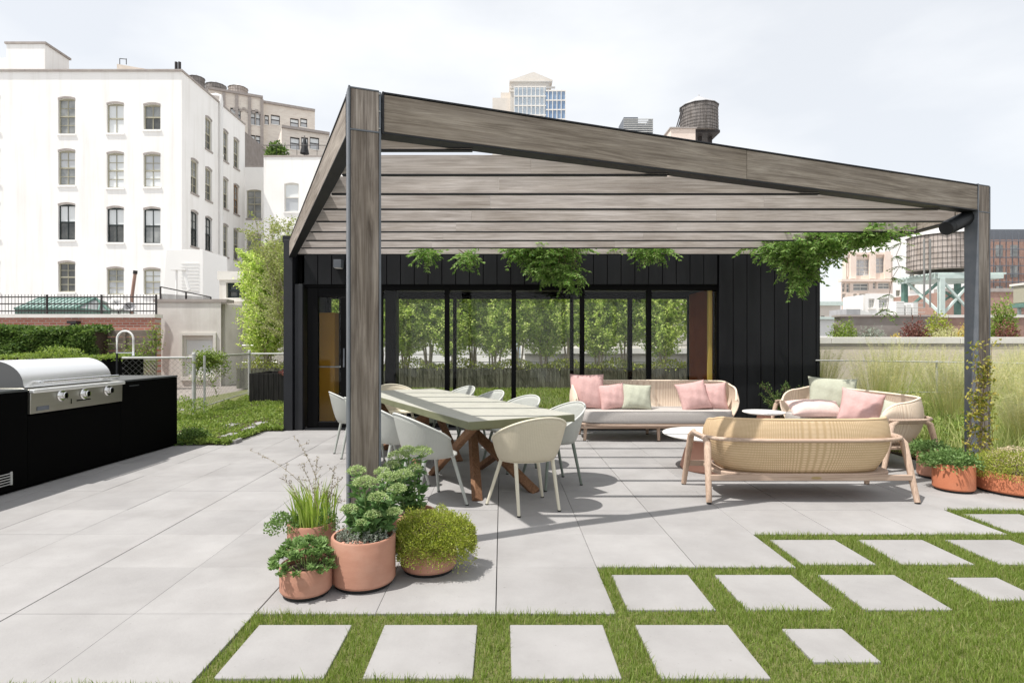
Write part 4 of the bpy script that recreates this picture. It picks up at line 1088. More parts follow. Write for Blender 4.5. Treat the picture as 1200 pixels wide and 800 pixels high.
for k in range(10):
    q = pts[-1] + Vector((random.gauss(0,.05), random.gauss(0,.05), random.gauss(0,.06))); spray(lb, m, q, q+Vector((random.gauss(0,.06),random.gauss(0,.05),-.06)), nl=7, L=.035, wd=.014)
m.build('stems', M['twig'], t); lb.build('leaves', M['wisteria'], t)
t = plant('post_climber', 'yellow green climber twining up the foot of the right pergola post', 'climbing plant')
lb = LB(); m = MB()
for k in range(9):
    x0 = random.uniform(1138,1160); pts = [W(x0+random.uniform(-9,9)*(i>0), 555-i*random.uniform(14,19), 5.78+random.uniform(-.03,.03)) for i in range(9)]
    m.tube(pts, .003, 4)
    for q in pts[:]:
        nl = 12; lb.add(np.array(q)+rng.normal(0,.032,(nl,3))*np.array([1,.6,1]), rng.normal(size=(nl,3))+np.array([0,-.5,-.3]), rng.uniform(.03,.05,nl), rng.uniform(.018,.03,nl))
m.build('stems', M['twig'], t); lb.build('leaves', M['autumn'], t)
t = plant('wall_shrub', 'dark sprawling shrub against the black wall behind the small side table', 'shrub')
lb = LB(); m = MB()
for k in range(46):
    a_ = random.uniform(0, 6.28); L_ = random.uniform(.3,.62); b_ = Vector((4.32+random.uniform(-.12,.2), 8.72, .15)); e_ = b_ + Vector((math.cos(a_)*.42*random.random()**.5*1.3, math.sin(a_)*.22, L_))
    m.tube([b_, b_.lerp(e_,.5)+Vector((0,0,.06)), e_], [.006,.004,.002], 4)
    for u in np.linspace(.3,1,12):
        q = b_.lerp(e_, u)+Vector((0,0,.06*4*u*(1-u))); nl = 5; lb.add(np.array(q)+rng.normal(0,.015,(nl,3)), rng.normal(size=(nl,3)), .034, .013)
m.build('stems', M['twig'], t); lb.build('leaves', M['hedgeleaf'], t)

# ------------------------------------------------------------------ planting bed on the right
g_ = MB(); g_.box(4.87, 6.02, -.05, 11.5, 10.98, .012); struct(g_.build('planting_soil', M['soil']))
n = 26000
Xb = rng.uniform(4.9, 10.8, n); Yb = rng.uniform(6.1, 10.8, n); k_ = (Xb < Yb*.99+.4) & ~((Xb < 5.15) & (Yb > 9.0)); Xb, Yb = Xb[k_], Yb[k_]
P = np.stack([Xb, Yb, np.full(len(Xb), .01)], 1)
tag(blades('meadow_grass', P, rng.uniform(.25,.62,len(Xb)), .007, .35, M['meadow']), 'dense green and straw coloured meadow grass filling the right hand bed', 'grass', kind='stuff')
def grass_clump(x, y, h, r, n1, n2, lab, head='feather'):
    t = plant('ornamental_grass', lab, 'grass plant', 'tall feathery grasses in the right bed')
    a_ = rng.uniform(0,6.28,n1); rr = r*.35*np.sqrt(rng.uniform(0,1,n1)); P = np.stack([x+rr*np.cos(a_), y+rr*np.sin(a_), 0*a_+.01], 1)
    sp_ = rng.uniform(0,.55,n1); D = np.stack([np.cos(a_)*sp_, np.sin(a_)*sp_, 0*a_], 1)
    blades('blades', P, h*rng.uniform(.45,.85,n1), .006, .3, M['meadow'], t, dirs=D)
    m = MB(); lb = LB()
    for k in range(n2):
        aa = random.uniform(0,6.28); s_ = random.random()**.7*r; b_ = Vector((x+math.cos(aa)*s_*.25, y+math.sin(aa)*s_*.25, .05)); e_ = Vector((x+math.cos(aa)*s_*1.1, y+math.sin(aa)*s_*.9, h*random.uniform(.78,1.06)))
        c_ = b_.lerp(e_,.5)+Vector((-(e_.x-b_.x)*.2, 0, .10)); pts = [b_*(1-u)**2 + c_*2*u*(1-u) + e_*u*u for u in (0,.3,.6,.8,1)]
        m.tube(pts, [.0022,.002,.0016,.0013,.001], 3, cap=False)
        nl = 30; u = rng.uniform(.62,1.0,nl)[:,None]; bb, cc, ee = map(np.array, (b_, c_, e_)); P = bb*(1-u)**2+cc*2*u*(1-u)+ee*u*u + rng.normal(0,.016,(nl,3))*(1.3-u*.6)
        lb.add(P, rng.normal(size=(nl,3))*.7+np.array([math.cos(aa)*.4,0,.5]), rng.uniform(.015,.035,nl), .0035)
    m.build('stalks', M['feather'], t); lb.build('plumes', M[head], t)
cl = [(5.55,8.6,1.15,.42),(6.3,9.3,1.32,.5),(7.2,9.6,1.22,.5),(5.9,7.6,1.02,.42),(6.7,8.2,1.12,.45),(7.7,8.7,1.15,.5),(8.5,9.4,1.25,.5),(6.3,6.9,.95,.4),(7.2,7.4,1.08,.45),(8.1,8.0,1.1,.5),(5.4,9.9,1.18,.45),(9.3,10,1.25,.5),(5.75,6.35,.72,.34)]
wh = ['just right of the pavilion corner behind the right sofa','tall and pale in the middle of the bed behind the right sofa','at the foot of the parapet left of the right post','low, directly behind the back of the right sofa','left of the right pergola post at mid height','seen just right of the right pergola post','tallest at the right edge before the parapet','short, behind the tall terracotta pot','right of the right post in front of the rail','at the right edge of the picture below the rail','close to the pavilion wall at the foot of the parapet','far right against the parapet','lowest, beside the climber on the right post']
for (x, y, h, r), w_ in zip(cl, wh): grass_clump(x, y, h*1.06, r, 300, 190, 'feathery straw green grass clump '+w_)
for x, y, h, w_ in ((6.9,8.7,.95,'beside the thin rail post'),(8.6,8.4,.85,'right of the right pergola post'),(6.2,6.6,.72,'behind the narrow pots')):
    t = plant('flower_spikes', 'hazy lavender flower spikes '+w_, 'flowering plant', 'lavender spikes in the right bed'); lb = LB(); m = MB()
    for k in range(55):
        aa = random.uniform(0,6.28); s_ = .32*random.random()**.5; b_ = Vector((x+math.cos(aa)*s_*.4, y+math.sin(aa)*s_*.4, .02)); e_ = Vector((x+math.cos(aa)*s_, y+math.sin(aa)*s_, h*random.uniform(.7,1.1))); m.tube([b_, e_], [.003,.0015], 3, cap=False)
        nl = 26; u = rng.uniform(.6,1,nl)[:,None]; lb.add(np.array(b_)*(1-u)+np.array(e_)*u+rng.normal(0,.012,(nl,3)), rng.normal(size=(nl,3)), .014, .007)
    m.build('stalks', M['stalk'], t); lb.build('florets', M['lavender'], t)
for x, y, r_, h_, w_, mt in ((5.35,6.9,.38,.55,'just behind the narrow pots','bedleaf'),(6.5,7.0,.42,.6,'left of the right post, behind the wide pot','wisteria'),(7.6,7.7,.5,.7,'right of the right pergola post','bedleaf'),(6.05,8.3,.45,.75,'under the feathery grasses behind the right sofa','meadow')):
    t = plant('leafy_perennial', 'bushy green perennial '+w_, 'plant', 'leafy perennials in the right bed'); lb = dome((x,y,0), r_, r_, h_, 1500, .07, .022, jit=.6, shell=.35, zmin=.1); lb.build('leaves', M[mt], t)
t = thing('wire_railing', 'thin pale cable railing running through the grasses in front of the parapet', 'railing'); m = MB(); m.tube([(4.95,9.15,1.10),(6.95,9.12,1.075),(11.5,9.05,1.0)], .012, 6); m.tube([(4.95,9.15,.62),(11.5,9.05,.55)], .008, 6); m.build('cable', M['galv'], t)
for xx in (6.85, 10.0):
    m = MB(); m.tube([(xx,9.14,0),(xx,9.14,1.10)], .016, 8); m.build('rail_post', M['galv'], t)
t = thing('parapet_wall', 'long weathered beige parapet wall with a white cap behind the grasses', 'wall')
m = MB(); m.box(5.04, 11.0, 0, 14, 11.28, 1.31); m.build('wall', M['parapet'], t)
m = MB(); m.box(5.04, 10.992, 1.311, 14, 11.0+.3, 1.36); m.build('string_course', M['coping'], t)
m = MB()
for k in range(8): m.box(5.03+k*1.22, 10.975, 1.361, 5.03+(k+1)*1.22-.008, 11.33, 1.485)
m.build('cap', M['capstone'], t, bevel=.008)

# ------------------------------------------------------------------ roof planting beyond the parapet
g_ = MB(); g_.box(5.1, 11.4, -20, 32, 15.5, 1.1); struct(g_.build('neighbour_roof', M['roofdark']))
def bush(name, lab, px, py0, py1, wpx, d, mt, n=900, L=.09, wd=.05, z0=None, group=None, cat='shrub'):
    t = plant(name, lab, cat, group); a = W(px, py0, d); b = W(px, py1, d); hh_ = (a.z-b.z); rx_ = wpx/2/F*d
    lb = LB(); dome((a.x, d, b.z), rx_, rx_*.8, hh_, n, L, wd, jit=.5, shell=.25, lb=lb, zmin=.15); lb.build('leaves', M[mt], t)
    m = MB()
    for k in range(14):
        an = random.uniform(0,6.28); m.tube([(a.x,d,b.z-.15),(a.x+math.cos(an)*rx_*.6,d+math.sin(an)*rx_*.4,b.z+hh_*random.uniform(.4,.8))], [.012,.005], 4)
    m.build('twigs', M['twig'], t)
    return t
RG = 'shrubs on the roof beyond the parapet'
bush('roof_shrub', 'yellow green shrub left of the silver one beyond the parapet', 988, 372, 402, 36, 12.6, 'bedleaf', 900, .06, .03, group=RG)
bush('roof_shrub', 'silvery low shrub beyond the parapet below the white annex', 1022, 380, 402, 36, 12.4, 'silverleaf', 900, .05, .02, group=RG)
bush('roof_shrub', 'reddish brown shrub beyond the parapet', 1072, 370, 402, 34, 12.5, 'burgundy', 1100, .05, .03, group=RG)
bush('roof_shrub', 'light green shrub at the foot of the large water tower', 1100, 362, 402, 34, 13.2, 'thyme', 1100, .06, .03, group=RG)
bush('roof_shrub', 'pale grass tuft beyond the parapet left of the right post', 1112, 382, 402, 40, 12.3, 'feather', 900, .08, .01, group=RG)
bush('roof_shrub', 'yellow flowering plant beyond the parapet beside the right post', 1131, 377, 402, 22, 12.2, 'yellowbloom', 500, .03, .025, group=RG)
bush('roof_shrub', 'small yellow flowering plant beyond the parapet right of the silver shrub', 1050, 389, 402, 14, 12.1, 'yellowbloom', 250, .03, .025, group=RG)
bush('roof_shrub', 'tall yellow green shrub just right of the right pergola post', 1176, 342, 402, 30, 12.6, 'bedleaf', 1500, .07, .03, group=RG)
bush('roof_shrub', 'dark olive shrub at the foot of the tall one right of the post', 1180, 375, 402, 30, 12.2, 'burgundy', 600, .05, .03, group=RG)
def simple_box(name, lab, cat, px0, px1, py0, py1, d, dep, m_, z0=None, **kw):
    a = W(px0, py0, d); b = W(px1, py1, d); m = MB(); m.box(a.x, d, b.z if z0 is None else z0, b.x, d+dep, a.z)
    t = thing(name, lab, cat); m.build('wall', M[m_], t, **kw); return t, a, b
t, a, b = simple_box('low_wall', 'long dark weathered roof wall behind the shrubs beyond the parapet', 'wall', 985, 1099, 371, 404, 16, .3, 'roofdark')
m = MB(); m.box(a.x-.05, 15.95, a.z, b.x+.05, 16.35, a.z+.05); m.build('coping', M['coping'], t)
t, a, b = simple_box('low_wall', 'rust red roof wall under the large water tower', 'wall', 1099, 1200, 372, 404, 17, .3, 'rust')
m = MB(); m.box(a.x, 16.95, a.z, b.x, 17.35, a.z+.08); m.build('coping', M['capstone'], t)

# ------------------------------------------------------------------ water towers
def tank(t, c, r, h, hoops, barrel='barrel', roof='tin', rh=.22, n=40):
    m = MB(); m.lathe([(0,0),(r*1.03,0),(r,h)], c, n); bo = m.build('barrel', M[barrel], t, smooth=30)
    st = MB()
    for k in range(n):
        a0 = 2*math.pi*(k+.5)/n; ca, sa = math.cos(a0), math.sin(a0)
        st.beam((c[0]+ca*r*1.032, c[1]+sa*r*1.032, c[2]+.02*h), (c[0]+ca*r*1.003, c[1]+sa*r*1.003, c[2]+h*.99), r*.018, r*.012, up=(ca,sa,0))
    st.build('stave', M['barrel'], bo)
    m = MB()
    for k in range(hoops):
        u = .04+.92*k/(hoops-1); u = u**1.15; rr = r*(1.03-.03*u)*1.012
        m.lathe([(rr+.002*r,-.006*h),(rr+.008*r,-.006*h),(rr+.008*r,.006*h),(rr+.002*r,.006*h),(rr+.002*r,-.006*h)], (c[0],c[1],c[2]+h*u), n)
    m.build('hoop', M['iron'], t, smooth=30)
    m = MB(); m.lathe([(r*1.08,-.02*h),(r*1.08,.0),(r*.5,rh*r*.55),(.04*r,rh*r),(.03*r,rh*r+.08*r),(0,rh*r+.09*r)], (c[0],c[1],c[2]+h), 12); m.build('tank_roof', M[roof], t)
WG = 'rooftop water towers'
t = thing('water_tower', 'large weathered wooden water tower on a green steel platform seen through the pergola', 'water tower', group=WG)
d = 33.0; c_ = W(1102, 318, d+1.6); r_ = 32/F*(d+1.6)
tank(t, tuple(c_), r_, W(0,277,d+1.6).z-c_.z, 7, 'barrel_light', 'tin_white', .30, 48)
m = MB(); a = W(1100, 326, d); b = W(1168, 319, d); m.box(a.x+.0, d, a.z, b.x+.4, d+3.4, b.z-.1)
for k in range(12): m.box(a.x-.2, d+.05+k*.29, b.z-.098, b.x+.6, d+.25+k*.29, b.z)
m.build('platform', M['green_pale'], t)
zt = a.z-.002
for px, dy in ((1103,.1),(1140,.1),(1060,3.2),(1122,3.2)):
    q = W(px, 326, d+dy); m = MB(); m.beam((q.x,d+dy,-4),(q.x,d+dy,zt),.26,.26,up=(0,1,0)); m.build('leg', M['green_pale'] if dy < 1 else M['green_metal'], t)
for p0, p1, dy, mm_ in (((1062,330),(1101,366),1.6,'green_pale'),((1101,330),(1068,358),1.7,'green_metal'),((1105,330),(1138,366),.12,'green_pale'),((1138,330),(1105,368),.14,'green_pale'),((1107,342),(1136,360),3.0,'green_metal'),((1136,332),(1106,352),3.1,'green_metal')):
    d0_, d1_ = ((d+3.2-(p0[0]-1060)/43*3.1, d+3.2-(p1[0]-1060)/43*3.1) if min(p0[0],p1[0]) < 1070 else (d+dy, d+dy)); m = MB(); m.beam(W(*p0,d0_), W(*p1,d1_), .11, .13, up=(0,1,0)); m.build('brace', M[mm_], t)
for px in (1083, 1090):
    m = MB(); q = W(px, 360, d-.2); q2 = W(px, 280, d-.2); m.tube([q,q2], .05, 6); m.build('pipe', M['wire'], t)
t = thing('water_tower', 'dark slatted wooden water tower standing above the front pergola beam', 'water tower', group=WG)
d = 62; c_ = W(819, 158, d); tank(t, tuple(c_), 21/F*d, W(0,126,d).z-c_.z, 9, 'barrel', 'tin', .62, 36)
m = MB()
for px in (806, 820, 832):
    q = W(px, 160, d); m.beam((q.x,d,c_.z-6),(q.x,d,c_.z-.05),.35,.35,up=(0,1,0))
m.box(c_.x-1.7, d-1.5, c_.z-.3, c_.x+1.7, d+1.5, c_.z-.01); m.build('stand', M['iron'], t)
m = MB(); m.tube([W(792,152,d-1.9), W(799,128,d-1.9)], .06, 5); m.tube([W(794,152,d-1.7), W(801,128,d-1.7)], .06, 5); m.build('ladder', M['iron'], t)
t, a, b = simple_box('stair_bulkhead', 'pinkish rendered roof bulkhead beside the dark water tower', 'bulkhead', 786, 815, 151, 220, 58, 4, 'pinkstone')
m = MB(); m.box(a.x-.1, 57.9, a.z, b.x+.1, 62.1, a.z+.15); m.build('coping', M['coping'], t)
t = thing('cooling_unit', 'dark grey louvred rooftop cooling unit above the front beam', 'cooling unit'); d = 45
a = W(731, 139, d); b = W(765, 152, d); m = MB(); m.box(a.x, d, b.z-3, a.x+1.1, d+2, a.z+.1); m.box(a.x+1.101, d+.2, b.z-3, b.x-.3, d+2, a.z-.45); m.box(b.x-.299, d, b.z-3, b.x, d+2, a.z-.05); m.box(a.x+1.101, d+1.2, a.z-.4, b.x-.3, d+2, a.z+.05)
m.build('casing', M['steel_blue'], t)
m = MB()
for k in range(7): m.box(a.x-.02, d-.04, b.z-.2+k*.16, b.x+.02, d-.001, b.z-.13+k*.16)
m.build('louvre', M['galv'], t)

# ------------------------------------------------------------------ buildings with openings
def facade(parent, name, m_, O, U, Nn, u1, z0, z1, wins, depth=.22, arch=.10):
    """wall face from O along U (unit), outward normal Nn; wins: (u0,u1,z0,z1,kind)"""
    O = Vector(O); U = Vector(U).normalized(); Nn = Vector(Nn).normalized(); m = MB()
    us = sorted({0.0, u1, *[w[0] for w in wins], *[w[1] for w in wins]}); zs = sorted({z0, z1, *[w[2] for w in wins], *[w[3] for w in wins]})
    P = lambda u, z, n=0: O+U*u+Vector((0,0,z))-Nn*n
    for a, b in zip(us, us[1:]):
        for c, d in zip(zs, zs[1:]):
            cu, cz = (a+b)/2, (c+d)/2
            if any(w[0] < cu < w[1] and w[2] < cz < w[3] for w in wins): continue
            m.add([P(a,c),P(b,c),P(b,d),P(a,d)], [(0,1,2,3)])
    for w in wins:
        a, b, c, d = w[:4]
        m.add([P(a,c),P(b,c),P(b,c,depth),P(a,c,depth)], [(3,2,1,0)]); m.add([P(a,c),P(a,d),P(a,d,depth),P(a,c,depth)], [(0,1,2,3)])
        m.add([P(b,c),P(b,d),P(b,d,depth),P(b,c,depth)], [(3,2,1,0)]); m.add([P(a,d),P(b,d),P(b,d,depth),P(a,d,depth)], [(0,1,2,3)])
        if arch:
            k = 8; pts = [(a+(b-a)*i/k, d-arch*(1-math.sin(math.pi*i/k))) for i in range(k+1)]
            vs = [P(u,z,.001) for u,z in pts] + [P(a+(b-a)*i/k, d, .001) for i in range(k+1)]
            vs2 = [P(u,z,depth*.6) for u,z in pts]
            m.add(vs, [(i,i+1,k+2+i,k+1+i) for i in range(k)])
            m.add(vs[:k+1]+vs2, [(i,k+1+i,k+2+i,i+1) for i in range(k)])
    o = m.build(name, M[m_], parent)
    return P
def window(parent, P, w, sash, pane, cols=2, rows=2, sill='coping', depth=.2, lower=None, lintel=None):
    a, b, c, d = w[:4]; t_ = .07; m = MB()
    def q(u0, z0, u1_, z1_, n0, n1):
        vs = [P(u,z,n) for n in (n0,n1) for u,z in ((u0,z0),(u1_,z0),(u1_,z1_),(u0,z1_))]
        m.add(vs, [(0,1,2,3),(7,6,5,4),(0,4,5,1),(1,5,6,2),(2,6,7,3),(3,7,4,0)])
    n0, n1 = depth-.07, depth+.0
    q(a+.002,c+.002,a+t_,d-.002,n0,n1); q(b-t_,c+.002,b-.002,d-.002,n0,n1); q(a+t_,d-t_-.06,b-t_,d-.002,n0,n1); q(a+t_,c+.002,b-t_,c+t_,n0,n1)
    mz = (c+d)/2; q(a+t_,mz-.045,b-t_,mz+.045,n0-.02,n1)
    for k in range(1, cols):
        u = a+(b-a)*k/cols; q(u-.022,c+t_,u+.022,mz-.045,n0+.01,n1-.01); q(u-.022,mz+.045,u+.022,d-t_-.06,n0+.01,n1-.01)
    for half0, half1 in ((c+t_, mz-.045), (mz+.045, d-t_-.06)):
        for k in range(1, rows):
            z = half0+(half1-half0)*k/rows; q(a+t_,z-.02,b-t_,z+.02,n0+.012,n1-.012)
    o = m.build('window', M[sash], parent)
    m = MB(); m.m = 0
    m.add([P(a+t_/2,mz,depth-.02),P(b-t_/2,mz,depth-.02),P(b-t_/2,d-t_/2,depth-.02),P(a+t_/2,d-t_/2,depth-.02)], [(0,1,2,3)])
    m.m = 1
    m.add([P(a+t_/2,c+t_/2,depth-.02),P(b-t_/2,c+t_/2,depth-.02),P(b-t_/2,mz-.001,depth-.02),P(a+t_/2,mz-.001,depth-.02)], [(0,1,2,3)])
    m.build('pane', [M[pane], M[lower or pane]], o)
    if sill:
        m = MB(); q(a-.06,c-.13,b+.06,c-.002,-.07,depth*.5); m.build('sill', M[sill], o)
    if lintel:
        m = MB(); k = 8
        for i in range(k):
            u0 = a+(b-a)*i/k; u1_ = a+(b-a)*(i+1)/k; s0 = .10*math.sin(math.pi*i/k); s1 = .10*math.sin(math.pi*(i+1)/k)
            vs = [P(u,z,n) for n in (-.03,.03) for u,z in ((u0,d-.10+s0),(u1_,d-.10+s1),(u1_,d+.02+s1),(u0,d+.02+s0))]
            m.add(vs, [(0,1,2,3),(7,6,5,4),(0,4,5,1),(1,5,6,2),(2,6,7,3),(3,7,4,0)])
        m.build('lintel', M[lintel], o)
    return o
wb = thing('white_building', 'big white painted brick building with rows of arched sash windows on the left', 'building', (-30, 45, -20))
wb.location = (0, 0, 0)
D0 = 40.0; X0 = (-160-588)/F*D0; X1 = (213-588)/F*D0
zy = lambda y, d=D0: H-(y-402)/F*d
wins = []
for (xa, xb), rows in (((68,88),((115,157),(176,217),(239,281),(307,342))), ((125,145),((121,156),(179,220),(243,284),(314,345))), ((168,188),((122,152),(180,219),(244,285),(315,345))), ((-20,0),((112,155),(174,216),(237,280),(306,342))), ((-75,-55),((112,155),(174,216),(237,280),(306,342)))):
    for r_, (ya, yb) in enumerate(rows):
        wins.append(((xa-588)/F*D0-X0, (xb-588)/F*D0-X0, zy(yb), zy(ya), r_))
P_ = facade(wb, 'front_wall', 'stucco_white', (X0,D0,0), (1,0,0), (0,-1,0), X1-X0, -20, zy(84), wins)
PN = ['pane_mid','pane_light','blind','pane_dark', 'blind','blind','blind','pane_mid', 'pane_mid','pane_light','blind','blind'] + ['pane_light']*8; PL_ = ['pane_mid','pane_mid','pane_dark','pane_dark', 'blind','blind','pane_dark','pane_light', 'pane_dark','blind','pane_mid','pane_light'] + ['pane_mid']*8
for k, w in enumerate(wins):
    sash = 'sash_dark' if w[4] == 2 else 'sash_tan'
    window(wb, P_, w, sash, PN[k], 2, 1 if w[4] == 2 or k == 4 or k == 8 else 2, lower=PL_[k], sill='stucco_white', lintel='coping')
# receding side wall
yf_ = lambda px: -X1/((588-px)/F)
D1 = yf_(287); wins = []
zr = [(15.9,18.3),(12.1,14.5),(8.3,10.8)]
for px, rows in ((228,(1,2)),(244.5,(0,1,2)),(264,(0,1,2)),(277,(0,1,2))):
    yc = yf_(px)
    for r_ in rows: wins.append((yc-D0-.5, yc-D0+.5, zr[r_][0], zr[r_][1], r_))
P_ = facade(wb, 'side_wall', 'stucco_white', (X1,D0,0), (0,1,0), (1,0,0), D1-D0, -20, zy(84), wins)
for k, w in enumerate(wins): window(wb, P_, w, 'sash_dark' if w[4] == 2 and w[0] < 5 else ('sash_brown' if k in (9,) else 'sash_tan'), 'pane_mid', 2, 2, lower='pane_dark', lintel='coping')
m = MB(); m.box(X0-5, D0+.3, -20, X1-.3, D1+6, zy(84)-.3); m.build('roof', M['roofdark'], wb)
m = MB(); m.box(X0, D0-.12, zy(84)+.001, X1+.08, D0+.35, zy(84)+.12); m.box(X1-.3, D0+.351, zy(84)+.001, X1+.08, D1, zy(84)+.12); m.build('coping', M['coping'], wb)
# rear return wall
w_ = [((289-588)/F*D1+.0-X1, (306-588)/F*D1-X1, zy(yb,D1), zy(ya,D1), 0) for ya, yb in ((222,256),(273,306))]
P_ = facade(wb, 'rear_wall', 'stucco_white', (X1,D1,0), (1,0,0), (0,-1,0), (312-588)/F*D1-X1, -20, zy(196,D1), w_)
for w in w_: window(wb, P_, w, 'sash_tan', 'pane_mid', 2, 2)
m = MB(); m.box(X1, D1+.01, zy(196,D1), (312-588)/F*D1, D1+.3, zy(196,D1)+.15); m.build('coping', M['coping'], wb)
# chimney block and roof pieces
a = W(8, 52, D0); b = W(53, 84, D0); m = MB(); m.box(X0, D0-.01, b.z+.13, a.x-.0, D0+3, W(0,68,D0).z); m.build('wall', M['stucco_white'], wb)
m = MB(); m.box(a.x+.002, D0-.03, b.z+.125, b.x, D0+2.2, a.z); m.build('chimney', M['stucco_white'], wb); m = MB(); m.box(a.x-.1, D0-.1, a.z+.002, b.x+.1, D0+2.3, a.z+.14); m.build('chimney_cap', M['coping'], wb)
m = MB(); a = W(137,75,D0+4); b = W(200,86,D0+4); m.add([(a.x,D0+4,b.z-1),(b.x,D0+4,b.z-1),(b.x,D0+4,b.z),(a.x,D0+4,a.z),(a.x,D0+9,b.z-1),(b.x,D0+9,b.z-1),(b.x,D0+9,b.z),(a.x,D0+9,a.z)], [(0,1,2,3),(7,6,5,4),(3,2,6,7),(1,5,6,2),(0,3,7,4)]); m.build('skylight_shed', M['parapet'], wb)
m = MB()
for px in (206.5, 210.5): q = W(px, 84, D0+.6); m = MB(); m.tube([(q.x,D0+.6,q.z-.5),(q.x,D0+.6,W(0,73,D0+.6).z)], .10, 8); m.build('vent_pipe', M['iron'], wb)
m = MB()
q = W(137,75,D0+4); 
for dx in (0,.5): m.beam((q.x+dx+.15,D0+4.1,q.z),(q.x+dx+.15,D0+4.1,q.z+.45),.04,.04,up=(0,1,0))
m.beam((q.x+.15,D0+4.1,q.z+.45),(q.x+.65,D0+4.1,q.z+.40),.04,.04); m.build('roof_ladder', M['iron'], wb)
q = yf_(257); m = MB(); zt = W(0,113,q).z; m.tube([(X1+.14,q,zy(345,q)),(X1+.14,q,zt-.4),(X1+.10,q,zt),(X1-.3,q,zt+.1),(X1-.8,q,zt+.1)], .15, 10)
for z in (7,11.5,16): m.lathe([(.19,-.08),(.19,.08)], (X1+.14,q,z), 10, True, True)
m.build('downpipe', M['tin_white'], wb, smooth=50)
# lower duct housing on the side
m = MB(); a = W(204,297,30); b = W(246,345,30); m.add([(a.x-.2,29.4,b.z-1),(b.x-.05,29.4,b.z-1),(b.x-.05,32,b.z-1),(a.x-.2,32,b.z-1),(a.x-.2,29.4,b.z+.1),(b.x-1.9,29.4,a.z+.1),(b.x-.05,29.4,a.z+.1),(b.x-.05,32,a.z+.1),(b.x-1.9,32,a.z+.1),(a.x-.2,32,b.z+.1)],
   [(0,1,6,5,4),(1,2,7,6),(3,9,8,7,2),(0,4,9,3),(4,5,8,9),(5,6,7,8)])
vh = thing('duct_housing', 'white sheet metal duct housing on the roof below the corner of the white building', 'duct'); m.build('casing', M['tin_white'], vh, bevel=.01)
m = MB(); 
for k in range(9): z = W(0,340,29.4).z+k*.17; m.beam((b.x-1.15,29.38,z),(b.x-.25,29.38,z),.02,.03)
m.build('louvre', M['tin_white'], vh)
m = MB(); q = W(207,345,28); m.tube([(q.x,28,q.z-.5),(q.x,28,W(0,317,28).z)], .05, 6); m.beam(W(201,316,28), W(219,316,28), .3, .06); m.tube([W(215,317,28), W(222,340,28)], .09, 8); m.build('exhaust', M['tin_white'], vh)

wa = thing('white_annex', 'plain white rendered block with one arched window behind the tree', 'building'); d = 46
a = W(309,184,d); b = W(410,184,d); w_ = [((333-588)/F*d-a.x, (350-588)/F*d-a.x, zy(248,d), zy(214,d), 0), ((333-588)/F*d-a.x, (350-588)/F*d-a.x, zy(300,d), zy(268,d), 0)]
P_ = facade(wa, 'front_wall', 'stucco_white', (a.x,d,0), (1,0,0), (0,-1,0), b.x-a.x, -20, a.z, w_)
for w in w_: window(wa, P_, w, 'sash_white', 'blind', 1, 1, lower='pane_light', sill='stucco_white')
m = MB(); m.box(a.x, d+.01, -20, a.x+.3, d+4, a.z-.01); m.build('side_wall', M['stucco_white'], wa)
m = MB(); m.box(a.x-.02, d-.05, a.z+.001, b.x, d+.4, a.z+.12); m.build('coping', M['coping'], wa)
m = MB(); m.tube([(a.x,d-.06,a.z+.9),(b.x,d-.06,a.z+.9)], .03, 5)
for k in range(9): m.tube([(a.x+k*.8+1,d+.1,a.z+.12),(a.x+k*.8+1,d+.1,a.z+.9)], .02, 4)
m.build('roof_rail', M['iron'], wa)
t = bush('terrace_shrub', 'round green shrub on the roof edge of the white annex', 324, 165, 186, 26, d+.8, 'hedgeleaf', 700, .28, .16)
t = thing('closed_parasol', 'small dark closed parasol on the annex roof', 'parasol'); q = W(357,186,d+.8); m = MB(); m.lathe([(.0,.3),(.36,.4),(.3,.7),(.12,1.5),(.03,1.75),(0,1.8)], tuple(q), 12); m.build('canopy', M['steel_dark'], t, smooth=60); m = MB(); m.tube([tuple(q), (q.x,q.y,q.z+1.85)], .03, 6); m.build('pole', M['iron'], t)

tn = thing('tan_brick_building', 'tan brick apartment building with dark framed windows behind the white one', 'building'); d = 74
O = W(244, 105, d); U = Vector((.9,.436,0)); Nv = Vector((.436,-.9,0)); u1 = 14.6
def uat(px, P): k_ = (px-588)/F; return (k_*P.y-P.x)/(U.x-k_*U.y)
def wrect(px0, px1, ya, yb, P): u0, u1_ = uat(px0,P), uat(px1,P); dm = P.y+U.y*(u0+u1_)/2; return (u0, u1_, zy(yb,dm), zy(ya,dm), 0)
PO = Vector((O.x, d, 0)); UL = uat(308, PO)
w_ = []
for x0_, x1_, rows in ((270,282,((127,141),(156,170))),(291,299,((129,146),(158,170))),(299.5,305,((131,147),(159,170)))):
    for ya, yb in rows: w_.append(wrect(x0_,x1_,ya,yb,PO))
P_ = facade(tn, 'front_wall', 'tanbrick', (O.x,d,0), U, Nv, UL, -20, O.z, w_, arch=0)
for w in w_: window(tn, P_, w, 'iron', 'blind', 1, 1, lower='pane_light', sill='capstone')
O2 = PO+U*UL; w2 = []; PW = O2-Nv*.6; UW = uat(369,PW); zw = zy(121,PW.y)
for x0_, x1_ in ((310,315),(317.5,328),(340,350),(352,360)): w2.append(wrect(x0_,x1_,135 if x0_ < 330 else 139,146 if x0_ < 330 else 149,PW))
P_ = facade(tn, 'wing_wall', 'tanbrick', tuple(PW), U, Nv, UW, -20, zw, w2, arch=0)
for w in w2: window(tn, P_, w, 'iron', 'blind', 1, 1, lower='pane_light', sill='capstone')
O3 = W(330,150,70); P3 = Vector((O3.x,70,0)); U3 = uat(386,P3); w3 = [wrect(x0_,x1_,161,175,P3) for x0_, x1_ in ((340,351),(353,361),(363,374))]
